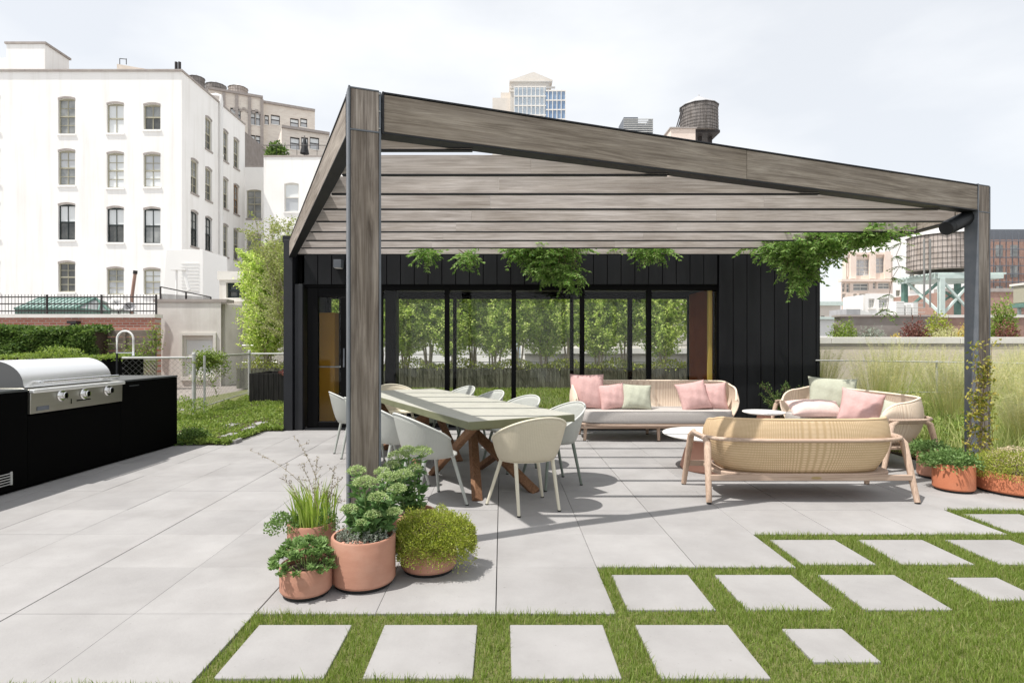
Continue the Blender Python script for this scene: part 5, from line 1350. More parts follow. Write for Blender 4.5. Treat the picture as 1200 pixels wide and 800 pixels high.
P_ = facade(tn, 'setback_wall', 'tanbrick', (O3.x,70,0), U, Nv, U3, -20, O3.z, w3, arch=0)
for w in w3: window(tn, P_, w, 'iron', 'blind', 1, 1, lower='pane_light', sill='capstone')
m = MB(); e0 = Vector((O3.x,70,0)); e1 = e0+U*U3; m.add([e0+Z*-20, e0+Z*O3.z, e0-Nv*6+Z*O3.z, e0-Nv*6+Z*-20, e1+Z*-20, e1+Z*O3.z, e1-Nv*6+Z*O3.z, e1-Nv*6+Z*-20], [(0,3,2,1),(4,5,6,7),(1,2,6,5)])
e1 = PW+U*UW; zt = zw; m.add([e1+Z*-20, e1+Z*zt, e1-Nv*6+Z*zt, e1-Nv*6+Z*-20], [(0,1,2,3)]); e1 = PO+U*UL; m.add([e1+Z*-20, e1+Z*O.z, e1-Nv*6+Z*O.z, e1-Nv*6+Z*-20], [(0,1,2,3)])
m.build('side_wall', M['tanbrick'], tn)
m = MB()
for P0, L_, z_ in ((PO,UL,O.z),(PW,UW,zw),(e0,U3,O3.z)):
    c0 = P0+Nv*.0+Z*(z_+.16); m = MB(); m.beam(c0, c0+U*L_, .5, .3); m.build('cornice', M['coping'], tn)
m = MB()
for k in range(9): c0 = PO+U*(UL-3.6+k*.38)+Nv*.08+Z*(O.z-2.0+(.25 if k%2 else 0)); m.beam(c0, c0+U*.36, .12, .3)
for k in range(4): c0 = PO+U*(UL*.28+k*UL*.235)+Nv*.08; m.beam(c0+Z*(O.z-9), c0+Z*(O.z-.1), .35, .15, up=tuple(Nv))
m.build('brick_band', M['coping'], tn)
for px, pya, pyb, r_, lab_, mm_, rr_ in ((230,92,106,9,'partly hidden grey water tank at the roof corner of the white building','barrel','tin'),(253,101,112,11,'squat grey wooden water tank on the tan building','barrel','tin'),(279,104,112,10.5,'white roofed water tank on the tan building','barrel_light','tin_white')):
    t = thing('water_tower', lab_, 'water tower', group=WG); dd_ = 80 if px > 235 else 60; c_ = W(px, pyb+6, dd_); tank(t, tuple(c_), r_/F*dd_, W(0,pya,dd_).z-c_.z, 5, mm_, rr_, .45, 24)

# distant tower with a pediment and a glass front
tt = thing('pediment_tower', 'distant pale stone tower with a pediment and stepped glass front above the beam', 'tower'); d = 210
a = W(598,110,d); b = W(644,97,d); m = MB(); m.box(a.x, d, -20, b.x, d+14, b.z); m.box(W(577,0,d).x, d+2, -20, a.x-.01, d+14, W(0,112,d).z); m.box(W(577,0,d).x+3, d+4, W(0,112,d).z, a.x-.01, d+14, W(0,103,d).z); m.build('shaft', M['limestone'], tt)
m = MB(); pz = b.z; m.box(a.x-1.5+1.2, d-1, pz, b.x+1, d+14, pz+.6); x0_, x1_ = a.x+1, b.x+.5; xm = (x0_+x1_)/2+.5; zt = W(0,85.5,d).z
m.add([(x0_-1,d-.8,pz+.6),(x1_+.6,d-.8,pz+.6),(xm,d-.8,zt),(x0_-1,d+14,pz+.6),(x1_+.6,d+14,pz+.6),(xm,d+14,zt)], [(0,1,2),(5,4,3),(0,2,5,3),(1,4,5,2),(0,3,4,1)]); m.build('pediment', M['limestone'], tt)
m = MB()
for z in (W(0,104,d).z, W(0,108,d).z): m = MB(); m.box(a.x-.3, d-.4, z, b.x+2, d-.01, z+.6); m.build('cornice_band', M['limestone'], tt)
tg = mat('tower_glass', (.42,.50,.58), (.55,.62,.68), rough=.1, scale=.12, spec=.8); tgb = mat('tower_glass_blue', (.16,.26,.42), (.28,.38,.52), rough=.08, scale=.15, spec=.8)
m = MB(); m.m = 0; xa, xb_, xc = W(602,0,d).x, W(638,0,d).x, W(660,0,d).x; zt = W(0,112,d).z
m.box(xa, d-7, -20, xb_, d-1.1, zt); m.m = 1; m.box(xb_+.01, d-7.2, -20, xc, d-1.1, zt-1.4)
m.build('glass_front', [tg, tgb], tt)
m = MB()
for k in range(13): xx = xa+(xc-xa)*k/12; m.box(xx-.12, d-7.5, -20, xx+.12, d-7.21, zt+.2-(1.4 if xx > xb_ else 0))
for k in range(5): z = zt-.1-k*3.3; m.box(xa, d-7.45, z-.2, xb_, d-7.201, z+.2); m.box(xb_, d-7.45, z-1.6, xc, d-7.205, z-1.2)
m.build('mullion', M['capstone'], tt)

# ------------------------------------------------------------------ right background buildings
pb = thing('pink_building', 'pink stone modern apartment building with grey ribbon windows seen under the pergola', 'building'); d = 62
O = W(986, 300, d)
def bx(px0, px1, ya, yb, dd_): return ((px0-588)/F*dd_-O.x, (px1-588)/F*dd_-O.x, zy(yb,dd_), zy(ya,dd_), 0)
w_ = [bx(987,990,332,342,d), bx(992,996,332,342,d)]
P0 = facade(pb, 'lower_wall', 'pinkstone', (O.x,d,0), (1,0,0), (0,-1,0), (1046-986)/F*d, -20, zy(330,d), [bx(987,990.5,332,342.5,d), bx(992,996,332,342.5,d), bx(1000,1018,331.5,340.5,d), bx(1023,1027,329.9+.5,338.5,d), bx(1029,1043,331,338.5,d), bx(1000,1004,344,350,d), bx(1007,1018,343.5,349.5,d), bx(987,991,344,350,d)], arch=0)
for w in [bx(987,990.5,332,342.5,d), bx(992,996,332,342.5,d), bx(1000,1018,331.5,340.5,d), bx(1023,1027,330.4,338.5,d), bx(1029,1043,331,338.5,d), bx(1000,1004,344,350,d), bx(1007,1018,343.5,349.5,d), bx(987,991,344,350,d)]: window(pb, P0, w, 'sash_white', 'pane_mid', max(1,int((w[1]-w[0])/.6)), 1, sill=None, lower='pane_mid')
O_keep = O; O = W(994, 0, d+.5); ww = [bx(1001.5,1020.5,303.5,323,d+.5), bx(1026,1037.5,301.5,320,d+.5), bx(994.5,998,306,324,d+.5)]
P0 = facade(pb, 'upper_wall', 'pinkstone', (O.x,d+.5,0), (1,0,0), (0,-1,0), (1046-994)/F*(d+.5), zy(330,d)-.05, zy(298,d), ww, arch=0)
for w in ww: window(pb, P0, w, 'sash_white', 'pane_light', max(2,int((w[1]-w[0])/.5)), 2, sill=None, lower='pane_light')
m = MB(); m.box(O.x+.01, d+.9, -19, (1046-588)/F*d, d+1.6, zy(298,d)-.1); m.box(O_keep.x-.1, d-.25, zy(330,d)+.001, (1046-588)/F*d, d+.49, zy(330,d)+.25); m.box(O.x-.1, d+.3, zy(298,d)+.001, (1046-588)/F*d, d+1.2, zy(298,d)+.25)
for px in (999.5, 1022.5, 1040): q = (px-588)/F*d; m.box(q-.12, d+.2, zy(329,d)+.251, q+.5, d+.48, zy(294,d))
m.build('pier', M['pinkstone'], pb)
bw = thing('white_tower_block', 'bright white tall building behind the large water tower', 'building'); d = 70; O = W(1040, 0, d)
ww = [bx(x0_,x0_+6.5,ya,ya+8,d) for x0_ in (1066,1098,1136) for ya in (300,316,332,348)] + [bx(1050,1055,ya,ya+7,d) for ya in (340,356)]
P0 = facade(bw, 'front_wall', 'stucco_white', (O.x,d,0), (1,0,0), (0,-1,0), (1152-1040)/F*d, -20, zy(282,d)+3.6, ww, arch=0)
for w in ww: window(bw, P0, w, 'sash_tan', 'pane_mid', 2, 1, sill='capstone')
m = MB(); m.box(O.x+.01, d+.4, -19.9, (1152-588)/F*d, d+9, zy(282,d)+3.5); m.build('core', M['stucco_white'], bw)
an = thing('white_roof_annex', 'small white house block with tall paned windows in front of the pink building', 'building'); d = 46; O = W(1014, 350, d)
ww = [bx(1018,1025,350,361,d), bx(1030,1041,349,361,d)]
P0 = facade(an, 'front_wall', 'stucco_white', (O.x,d,0), (1,0,0), (0,-1,0), (1047-1014)/F*d, -20, zy(344,d), ww, arch=0)
for w in ww: window(an, P0, w, 'sash_white', 'pane_light', 3, 2, sill='capstone')
m = MB(); m.box(O.x+.01, d+.3, -19.9, (1047-588)/F*d, d+3, zy(345,d)); m.build('core', M['stucco_white'], an)
t, a, b = simple_box('roof_bulkhead', 'grey roof box with a white sloped end left of the white annex', 'bulkhead', 992, 1008, 362, 404, 38, 2, 'tin'); m = MB(); q = W(1008,362,38); q2 = W(1040,376,38); m.add([(q.x+.01,38,0),(q2.x,38,0),(q2.x,38,q2.z),(q.x+.01,38,q.z),(q.x+.01,40,0),(q2.x,40,0),(q2.x,40,q2.z),(q.x+.01,40,q.z)], [(0,1,2,3),(7,6,5,4),(3,2,6,7),(1,5,6,2)]); m.build('sloped_roof', M['tin_white'], t)
t, a, b = simple_box('low_building', 'low pale building with a green roof edge right beside the pavilion corner', 'building', 955, 985, 358, 404, 52, 5, 'limestone'); m = MB(); m.box(a.x-.2, 51.8, a.z, b.x+.2, 57, a.z+.35); m.build('roof_edge', M['green_pale'], t)
m = MB(); m.box(W(962,0,52).x, 51.97, zy(376,52), W(966,0,52).x, 51.999, zy(370,52)); m.build('window', M['pane_dark'], t)
t, a, b = simple_box('low_building', 'grey low building with a teal roof edge below the green edged one', 'building', 950, 984, 374, 404, 34, 5, 'tin_white'); m = MB(); m.box(a.x-.1, 33.8, a.z, b.x+.1, 39, a.z+.14); m.build('roof_edge', M['green_pale'], t)
for px, py, lab_ in ((983,341,'left of the pink building corner'),(996,340,'on the pink building corner terrace')):
    pass
t = thing('white_hvac_units', 'cluster of white air handling boxes on the roof left of the large water tower', 'air unit'); d = 34; m = MB()
for px0, px1, ya in ((1050,1060,353),(1062,1068,356),(1070,1076,354)):
    a = W(px0, ya, d); b = W(px1, 378, d); m.box(a.x, d, b.z-1.5, b.x, d+.8, a.z)
m.build('casing', M['tin_white'], t, bevel=.02); m = MB()
for k in range(4): z = zy(372,d)+k*.28; m.tube([(W(1045,0,d).x,d-.4,z),(W(1078,0,d).x,d-.4,z)], .02, 4)
m.build('rail', M['galv'], t)
sc = thing('scaffolded_building', 'brown brick building wrapped in scaffolding at the far right', 'building'); d = 90; a = W(1140,281,d); b = W(1260,281,d)
m = MB(); m.box(a.x, d, -20, b.x, d+20, a.z); m.build('wall', M['rust'], sc)
m = MB(); m.box(a.x, d+.5, a.z+.001, b.x, d+20, W(0,268,d).z); m.build('attic', M['steel_blue'], sc)
m = MB()
for k in range(30): xx = a.x+.5+k*.95; m.beam((xx,d-1,-5),(xx,d-1,a.z+1.2),.10,.10,up=(0,1,0))
for k in range(17): z = a.z-.4-k*1.25; m.beam((a.x,d-1.12,z),(b.x,d-1.12,z),.12,.12)
m.build('scaffold', M['steel_blue'], sc)
m = MB()
for k in range(12):
    for r_ in range(5): xx = a.x+1.2+k*2.3; z = a.z-2.6-r_*3.2; m.box(xx, d-.06, z, xx+1.1, d-.002, z+1.8)
m.build('window', M['pane_mid'], sc)
t = thing('water_tower', 'boxed tan roof tank on green steel legs cut by the right edge of the picture', 'water tower', group=WG); d = 20
a = W(1235,330,d); b = W(1300,352,d); m = MB(); m.box(a.x, d, b.z, b.x, d+1.6, a.z); m.build('tank_casing', M['sash_tan'], t, bevel=.02); m = MB(); m.box(a.x-.05,d-.05,a.z,b.x,d+1.7,a.z+.08); m.build('lid', M['capstone'], t)
m = MB(); m.box(a.x-.05,d-.05,b.z-.16,b.x,d+1.7,b.z-.01); m.build('platform', M['green_metal'], t)
for px in (1238, 1290): q = W(px,360,d); m = MB(); m.beam((q.x,d+.1,0),(q.x,d+.1,b.z-.17),.12,.12,up=(0,1,0)); m.build('leg', M['green_pale'], t)
m = MB(); m.tube([(W(1238,0,d).x+.06,d+1.5,0),(W(1238,0,d).x+.06,d+1.5,b.z-.17)], .06, 6); m.beam(W(1238,378,d+.1), W(1238,352,d+.1)+Vector((0,1.4,0)), .06,.06,up=(0,1,0)); m.build('brace', M['green_pale'], t)
t, a, b = simple_box('brick_building', 'low reddish brick building behind the legs of the large water tower', 'building', 1105, 1192, 342, 404, 48, 8, 'rust'); m = MB(); m.box(a.x,47.9,a.z,b.x,49,a.z+.3); m.build('coping', M['coping'], t)
# ------------------------------------------------------------------ left bed, fence, planter, hedge
g_ = MB(); g_.box(-13, 9.0, -.06, -3.43, 21, -.04); struct(g_.build('yard_paving', M['roofdark']))
g_ = MB(); g_.prism([(-9,7.84),(-3.70,7.84),(-3.70,9.06),(-3.44,9.06),(-3.44,14.98),(-6.46,14.85),(-5.83,10.97),(-9,10.5)], -.05, .012); struct(g_.build('bed_soil', M['soil']))
ss = [((235,267),(513.5,520)),((258,280),(507,511)),((283,300),(499.5,503)),((205,222),(505,509)),((262,275),(496,498.5)),((292,306),(494,497.5))]
wl_ = ['nearest the paving in the left ground cover','second from the paving','on the right near the paving corner','beside the kitchen island','small and farthest to the left','farthest, near the birch planter']
bst = []
for k, ((xa, xb), (ya, yb)) in enumerate(ss):
    a = G(xa, yb, .045); b = G(xb, ya, .045); a.y = max(a.y, 7.90); b.y = max(b.y, a.y+.2); m = MB(); m.box(a.x, a.y, -.04, a.x+(xb-xa)/F*a.y*.92, b.y, .05); bst.append((a.x, a.x+(xb-xa)/F*a.y, a.y, b.y+.02))
    tag(m.build('stepping_stone', M['paver'], bevel=.005), 'small stepping stone in the left planting bed, '+wl_[k], 'stepping stone', 'stepping stones in the left ground cover')
n = 42000; X = rng.uniform(-8.2,-3.42,n); Y = rng.uniform(7.82,14.9,n)
hm = .07+.045*np.sin(X*3.1+1)*np.sin(Y*2.7)+.03*np.sin(X*7)*np.sin(Y*6+1)
k_ = ~((X > -3.70) & (Y < 9.05)) & (X > -Y*.66-.3) & ((Y < 10.6) | (X > -5.75-(Y-10.95)*.165))
for (a, b, c_, d_) in bst: k_ &= ~((X > a-.02) & (X < b+.01) & (Y > c_-.05) & (Y < d_))
X, Y, hm = X[k_], Y[k_], hm[k_]
XB = np.concatenate([rng.uniform(-4.7,-3.68,1500), rng.uniform(-3.80,-3.67,1300), rng.uniform(-3.72,-3.42,500)]); YB = np.concatenate([rng.uniform(7.79,7.92,1500), rng.uniform(7.8,9.05,1300), rng.uniform(9.02,9.15,500)])
X = np.concatenate([X,XB]); Y = np.concatenate([Y,YB]); hm = np.concatenate([hm, np.full(len(XB),.05)]); n = len(X); lb = LB()
lb.add(np.stack([X, Y, rng.uniform(.2,1,n)*hm+.015],1), rng.normal(size=(n,3))+np.array([0,-.2,.8]), rng.uniform(.03,.055,n), rng.uniform(.018,.03,n))
tag(lb.build('ground_cover', M['bedleaf']), 'bright green low ground cover filling the bed between island and pavilion', 'ground cover', kind='stuff')
for x, y, r_, h_, w_, mt in ((-4.25,7.98,.24,.20,'at the right foot of the black kitchen island','hedgeleaf'),(-5.6,10.3,.5,.42,'around the foot of the near fence post','bedleaf'),(-4.0,11.6,.45,.25,'in front of the black birch planter','thyme')):
    t = plant('bed_shrub', 'low leafy green clump '+w_, 'shrub', 'leafy clumps in the left bed'); lb = dome((x,y,0), r_, r_, h_, 1200, .045, .022, jit=.5, shell=.4); lb.build('leaves', M[mt], t)

fe = thing('chain_link_fence', 'grey chain link fence with tubular rails round the left planting bed', 'fence')
fp = [Vector((-6.95,10.62,0)), Vector((-5.81,10.95,0)), Vector((-6.46,14.85,0)), Vector((-3.2,15.0,0))]
for k, q in enumerate(fp[1:3]):
    m = MB(); m.tube([q, q+Z*1.16], .035, 10); m.lathe([(.04,1.16),(.03,1.19),(0,1.2)], tuple(q), 10); m.build('fence_post', M['galv'], fe, smooth=40)
m = MB(); q = fp[1]+Vector((.17,.06,0)); m.tube([q, q+Z*1.14], .022, 8); m.build('fence_post', M['galv'], fe, smooth=40)
for a, b in zip(fp, fp[1:]):
    m = MB(); m.tube([a+Z*1.10, b+Z*1.10], .022, 8); m.tube([a+Z*.12, b+Z*.12], .012, 6); m.build('rail', M['galv'], fe, smooth=40)
    L_ = (b-a).length; u_ = (b-a).normalized(); m = MB(); s_ = .10; hh_ = .96
    for k in range(int((L_+hh_)/s_)+1):
        for sg in (1,-1):
            x0 = k*s_ - (hh_ if sg > 0 else 0); x1 = x0+hh_*sg if sg > 0 else x0-hh_
            xa, xb = sorted((x0, x1)); za, zb = (0, hh_) if sg > 0 else (hh_, 0)
            if xb < 0 or xa > L_: continue
            ca, cb = max(xa,0), min(xb,L_); f0 = (ca-xa)/hh_; f1 = (cb-xa)/hh_
            m.beam(a+u_*ca+Z*(.13+za+(zb-za)*f0), a+u_*cb+Z*(.13+za+(zb-za)*f1), .0028, .0028)
    m.build('mesh', M['wire'], fe)
t = plant('fence_vine', 'light green vine cascading over the top rail of the chain link fence', 'climbing plant'); lb = LB(); m = MB()
a, b = Vector((-5.70,10.95,1.12)), Vector((-5.35,12.1,1.12))
for k in range(26):
    px = random.uniform(228, 268); y_ = 11.0+(px-228)/40*.9; top = W(px, random.uniform(412,420), y_); ln = {0:.2}.get(0) if random.random() < .5 else random.uniform(.3,.75)
    if 240 < px < 252 and random.random() < .7: ln *= .4
    pts = [top+Vector((random.gauss(0,.03)*i, random.gauss(0,.02)*i, -ln*i/5)) for i in range(6)]; m.tube(pts, .004, 4)
    for q in pts:
        nl = 14; lb.add(np.array(q)+rng.normal(0,.045,(nl,3)), rng.normal(size=(nl,3))+np.array([0,-.4,-.4]), rng.uniform(.03,.055,nl), rng.uniform(.02,.035,nl))
m.build('stems', M['twig'], t); lb.build('leaves', M['bedleaf'], t)

def birch(name, lab, x, y, z0, h, spread, nst, ntw, L, mt, group=None, lo=.28, stem_r=.022, cluster=9, cat='tree', tw=.5, fwidth=None):
    t = plant(name, lab, cat, group); m = MB(); lb = LB()
    for s_ in range(nst):
        a_ = 2*math.pi*s_/nst+random.uniform(-.4,.4); sp_ = spread*random.uniform(.35,1); hh_ = h*random.uniform(.78,1.0)
        b = Vector((x+math.cos(a_)*.08, y+math.sin(a_)*.08, z0)); e_ = Vector((x+math.cos(a_)*sp_, y+math.sin(a_)*sp_*.8, z0+hh_)); c_ = b.lerp(e_,.5)+Vector((math.cos(a_)*-.06, 0, .12))
        pt = lambda u: b*(1-u)**2 + c_*2*u*(1-u) + e_*u*u
        m.tube([pt(i/8)+Vector((random.gauss(0,.012),random.gauss(0,.012),0)) for i in range(9)], [stem_r*(1-.85*i/8) for i in range(9)], 7)
        for k in range(ntw//nst):
            u = lo+(1-lo)*random.random()**.85; p_ = pt(u); aa = random.uniform(0,6.28); ll = tw*random.uniform(.45,1)*(1.15-.7*u)
            q = p_+Vector((math.cos(aa)*ll, math.sin(aa)*ll, ll*random.uniform(.25,.9))); md_ = p_.lerp(q,.5)+Vector((0,0,.04)); m.tube([p_, md_, q], [.006,.0035,.0018], 4, cap=False)
            for v in np.linspace(.25,1,cluster):
                nl = 4; pp = np.array(p_.lerp(q, float(v)))+rng.normal(0,.035,(nl,3)); lb.add(pp, rng.normal(size=(nl,3))+np.array([math.cos(aa)*.4,math.sin(aa)*.4,-.2]), L*rng.uniform(.7,1.2,nl), L*.72*rng.uniform(.8,1.1,nl))
    m.build('trunk', M['bark_pale'], t, smooth=50); lb.build('crown', M[mt], t)
    return t
bp = thing('black_planter', 'charred black timber planter box holding the multi stem birch', 'planter', (0,0,0))
m = MB(); x0, x1, y0_, y1_ = -5.62, -4.3, 12.9, 14.1
k = x0
while k < x1-.01: m.box(k+.003, y0_, .0, min(k+.11,x1)-.003, y0_+.035, .70); k += .11
m.box(x0, y0_+.0355, 0, x0+.03, y1_, .70); m.box(x1-.03, y0_+.0355, 0, x1, y1_, .70); m.box(x0+.031, y1_-.03, 0, x1-.031, y1_, .70); m.build('boards', M['char'], bp, bevel=.003, segs=1)
m = MB(); m.box(x0+.031, y0_+.036, .3, x1-.031, y1_-.031, .64); m.build('soil', M['soil'], bp)
birch('birch_tree', 'airy multi stemmed birch in the black planter left of the pavilion', -4.80, 13.45, .62, 3.55, 1.0, 10, 430, .052, 'birchleaf', lo=.17, stem_r=.024, cluster=8, tw=.95)
t = plant('burgundy_plant', 'small wine red leafy plant at the rim of the birch planter', 'plant'); lb = dome((-4.72,13.05,.62), .34, .2, .16, 700, .05, .03, jit=.5); lb.build('leaves', M['burgundy'], t)

hg = plant('ivy_hedge', 'dense dark green clipped hedge behind the kitchen island', 'hedge'); hd_ = 13.8
xa = -16.0; xb = W(112,0,hd_).x; n = 26000
lb = LB(); X = rng.uniform(xa, xb, n); zt = W(0,385,hd_).z; zz = rng.uniform(.2, 1, n)**.8*(zt+.02*np.sin(X*4)+.05*np.sin(X*1.3)-0); Yh = hd_+.06*np.sin(X*5)*np.sin(zz*7)+rng.uniform(-.06,.06,n)
lb.add(np.stack([X,Yh,zz],1), np.stack([rng.normal(0,.5,n), -.6+rng.normal(0,.4,n), -.25+rng.normal(0,.4,n)],1), rng.uniform(.07,.12,n), rng.uniform(.05,.08,n))
X = rng.uniform(xa,xb,5000); lb.add(np.stack([X, hd_+rng.uniform(-.05,.7,5000), zt+rng.uniform(-.05,.07,5000)+.05*np.sin(X*1.3)],1), rng.normal(size=(5000,3))+np.array([0,0,.6]), .09, .06)
lb.build('leaves', M['hedgeleaf'], hg)
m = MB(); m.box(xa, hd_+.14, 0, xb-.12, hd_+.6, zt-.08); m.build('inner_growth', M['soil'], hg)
t = thing('garden_planter', 'long black planter box behind the kitchen island', 'planter'); m = MB(); d = 11.2; a = W(-120,419,d); b = W(146,460,d); m.box(a.x, d, 0, b.x, d+.6, 1.37-18/F*d); m.build('box', M['black_matte'], t, bevel=.01)
m = MB(); m.box(a.x+.05, d+.05, 1.04, b.x-.05, d+.55, 1.085); m.build('soil', M['soil'], t)
lb = LB(); X = rng.uniform(a.x, b.x, 5200); hh_ = .09+.035*np.sin(X*3.3)+.13*(np.sin(X*2.1+.5) > .55)*(X < -8.4)
lb.add(np.stack([X, d+rng.uniform(-.08,.55,5200), 1.05+rng.uniform(-.05,1,5200)*hh_],1), rng.normal(size=(5200,3))+np.array([0,-.3,.6]), rng.uniform(.04,.07,5200), rng.uniform(.02,.035,5200))
t2 = plant('planter_herbs', 'bright green herbs growing along the black planter behind the island', 'plant'); lb.build('leaves', M['bedleaf'], t2)
t = thing('board_fence', 'weathered grey horizontal board fence beside the hedge', 'fence'); d = 14.4; m = MB(); a = W(110,386,d); b = W(183,386,d); z = 0
while z < a.z-.02: m.box(a.x, d, z, (a.x+b.x)/2-.01, d+.03, min(z+.17,a.z)-.008); m.box((a.x+b.x)/2+.01, d, z, b.x, d+.03, min(z+.17,a.z)-.008); z += .17
m.build('boards', M['oldboard'], t); m = MB(); c_ = (a.x+b.x)/2; m.box(c_-.03, d-.03, 0, c_+.03, d-.002, a.z+.02); m.box(b.x-.1, d-.03, 0, b.x-.04, d-.002, a.z+.02); m.build('fence_post', M['oldboard'], t)
t = plant('wall_climber', 'thin leafy climber growing up the board fence by the concrete wall', 'climbing plant'); lb = LB(); m = MB()
for px, top, bot in ((178,388,425),(172,400,428),(184,385,405),(160,408,428),(150,404,425),(125,400,425),(168,404,430)):
    pts = [W(px+random.uniform(-3,3), bot+(top-bot)*i/6, 14.25) for i in range(7)]; m.tube(pts, .006, 4)
    for q in pts: nl = 16; lb.add(np.array(q)+rng.normal(0,.09,(nl,3))*np.array([1,.4,1]), rng.normal(size=(nl,3)), .06, .035)
m.build('stems', M['twig'], t); lb.build('leaves', M['bedleaf'], t)
t = thing('lattice_fence', 'pale diagonal lattice panel low behind the tap', 'trellis'); d = 12.6; a = W(147,421,d); b = W(183,441,d); m = MB(); hh_ = a.z-.45
for k in range(14):
    x_ = a.x-.0+k*.085
    for sg in (-1, 1):
        xs, xe = (x_, x_+.6) if sg > 0 else (x_+.6, x_)
        def clip(p): return p
        m.beam((max(min(xs,b.x),a.x), d+.01*sg, .45+ (0 if a.x<=xs<=b.x else (abs(xs-max(min(xs,b.x),a.x))))), (max(min(xe,b.x),a.x), d+.01*sg, .45+.62-(0 if a.x<=xe<=b.x else abs(xe-max(min(xe,b.x),a.x)))), .018, .006)
m.build('lattice', M['sash_tan'], t); m = MB(); m.box(a.x, d-.02, 1.0, b.x, d+.02, 1.04); m.build('rail', M['sash_tan'], t)

# low concrete house with a blind, brick parapet and iron railing
cb_ = thing('concrete_house', 'low stained beige concrete building with a blinded window behind the fence', 'building'); d = 19.0
O = W(184,354,d); b = W(259,354,d); w_ = [((214.5-588)/F*d-O.x, (250.5-588)/F*d-O.x, zy(441,d), zy(393,d), 0)]
P0 = facade(cb_, 'front_wall', 'stucco_grey', (O.x,d,0), (1,0,0), (0,-1,0), b.x-O.x, -4, O.z, w_, arch=0, depth=.12)
for w in w_: window(cb_, P0, w, 'sash_white', 'blind', 1, 1, lower='blind', sill='sash_white', depth=.12)
m = MB(); w = w_[0]
for (ua, ub, za, zb) in ((w[0]-.09,w[0]-.001,w[2]-.01,w[3]+.09),(w[1]+.001,w[1]+.09,w[2]-.01,w[3]+.09),(w[0],w[1],w[3]+.001,w[3]+.09)): m.box(O.x+ua, d-.05, za, O.x+ub, d-.002, zb)
m.build('window_trim', M['sash_white'], cb_)
m = MB(); m.box(O.x-.1, d-.04, O.z+.001, b.x+.2, d+.5, O.z+.10); m.build('coping', M['coping'], cb_)
m = MB(); m.box(O.x, d+.3, -4, b.x, d+9, O.z-.02); m.build('core', M['stucco_grey'], cb_)
d2 = 20.5; O = W(257,318,d2); b = W(345,318,d2); w_ = [((265-588)/F*d2-O.x, (287-588)/F*d2-O.x, zy(349,d2), zy(331,d2), 0)]
P0 = facade(cb_, 'taller_wall', 'stucco_grey', (O.x,d2,0), (1,0,0), (0,-1,0), b.x-O.x, -4, O.z-.3, w_, arch=0)
for w in w_: window(cb_, P0, w, 'sash_dark', 'pane_dark', 2, 1, sill='capstone')
m = MB(); m.box(O.x-.05, d2-.04, O.z-.299, b.x, d2+6, O.z); m.build('roof_beam', M['capstone'], cb_)
br = thing('brick_parapet', 'low red brick parapet wall with a pale coping behind the hedge', 'wall'); d = 17.5; a = W(-200,368,d); b = W(182,368,d); m = MB(); m.box(a.x, d, -3, b.x, d+.3, a.z-.11); m.build('wall', M['redbrick'], br)
m = MB(); m.box(a.x, d-.06, a.z-.109, b.x+.02, d+.36, a.z); m.build('coping', M['capstone'], br)
m = MB(); q = W(85,377,d-.15); m.box(q.x-.14, q.y-.05, q.z-.05, q.x+.14, d-.002, q.z+.03); m.box(q.x-.05, q.y-.02, q.z-.14, q.x+.05, d-.003, q.z-.051); m.build('flood_lamp', M['iron'], br)
ir = thing('iron_railing', 'dark spiked iron railing running along the brick parapet', 'railing'); d = 17.62; z0 = a.z+.0
zt = W(0,346,d).z; m = MB(); x_ = a.x; xe = W(184,0,d).x
for z in (zt-.05, z0+.10, (zt+z0)/2+.03): m.beam((a.x,d,z),(xe,d,z),.03,.035)
m.build('rail', M['iron'], ir); m = MB()
while x_ < xe: m.beam((x_,d,z0),(x_,d,zt+.03),.010,.010,up=(0,1,0)); x_ += .10
m.build('bars', M['iron'], ir); m = MB()
for px in (55,119,-10,183): m.beam((W(px,0,d).x,d,z0-.1),(W(px,0,d).x,d,zt+.02),.045,.045,up=(0,1,0))
m.build('rail_post', M['iron'], ir)
ir = thing('iron_railing', 'short sloping iron railing on top of the concrete building', 'railing'); d = 19.1; m = MB()
za = W(0,353,d).z+.06; m.beam(W(188,336,d), W(247,348,d), .035,.035); m.beam((W(188,0,d).x,d,za),(W(247,0,d).x,d,za),.03,.03); m.build('rail', M['iron'], ir); m = MB()
for k in range(46): px = 188+59*k/45; m.beam((W(px,0,d).x,d,za),(W(px,0,d).x,d,W(0,344+1*k/45*4,d).z),.014,.014,up=(0,1,0))
m.build('bars', M['iron'], ir); m = MB()
for px, py in ((188,336),(247,348),(218,342)): m.beam((W(px,0,d).x,d,za-.05),(W(px,0,d).x,d,W(0,py,d).z),.04,.04,up=(0,1,0))
m.build('rail_post', M['iron'], ir)
t = thing('green_skylight', 'long green metal hipped skylight roof behind the iron railing', 'skylight'); d = 21
A0, A1, A2, A3, A4 = W(18,362,d), W(88,362,d), W(46,349.5,d+1.4), W(112,349.5,d+1.4), W(129,366,d+1.2)
m = MB(); m.add([A0, A1, A3, A2], [(0,1,2,3)]); bk = [A0+Vector((0,2.8,0)), A4+Vector((0,1.6,.05))]
m.add([A2, A3, bk[1], bk[0]], [(0,1,2,3)]); m.add([A0, A2, bk[0]], [(0,1,2)]); m.build('metal_roof', M['skylight_roof'], t, solid=.03)
m = MB(); m.add([A1, A4, A3], [(0,1,2)]); m.build('glass_gable', M['pane_mid'], t, solid=.02)
m = MB()
for k in range(12): f_ = k/11; m.beam(A0.lerp(A1,f_)+Vector((0,-.02,.02)), A2.lerp(A3,f_)+Vector((0,-.02,.02)), .035, .035)
for a_, b_ in ((A1,A3),(A3,A4),(A1,A4),(A0,A1),(A2,A3)): m.beam(a_+Vector((0,-.03,.02)), b_+Vector((0,-.03,.02)), .09, .07)
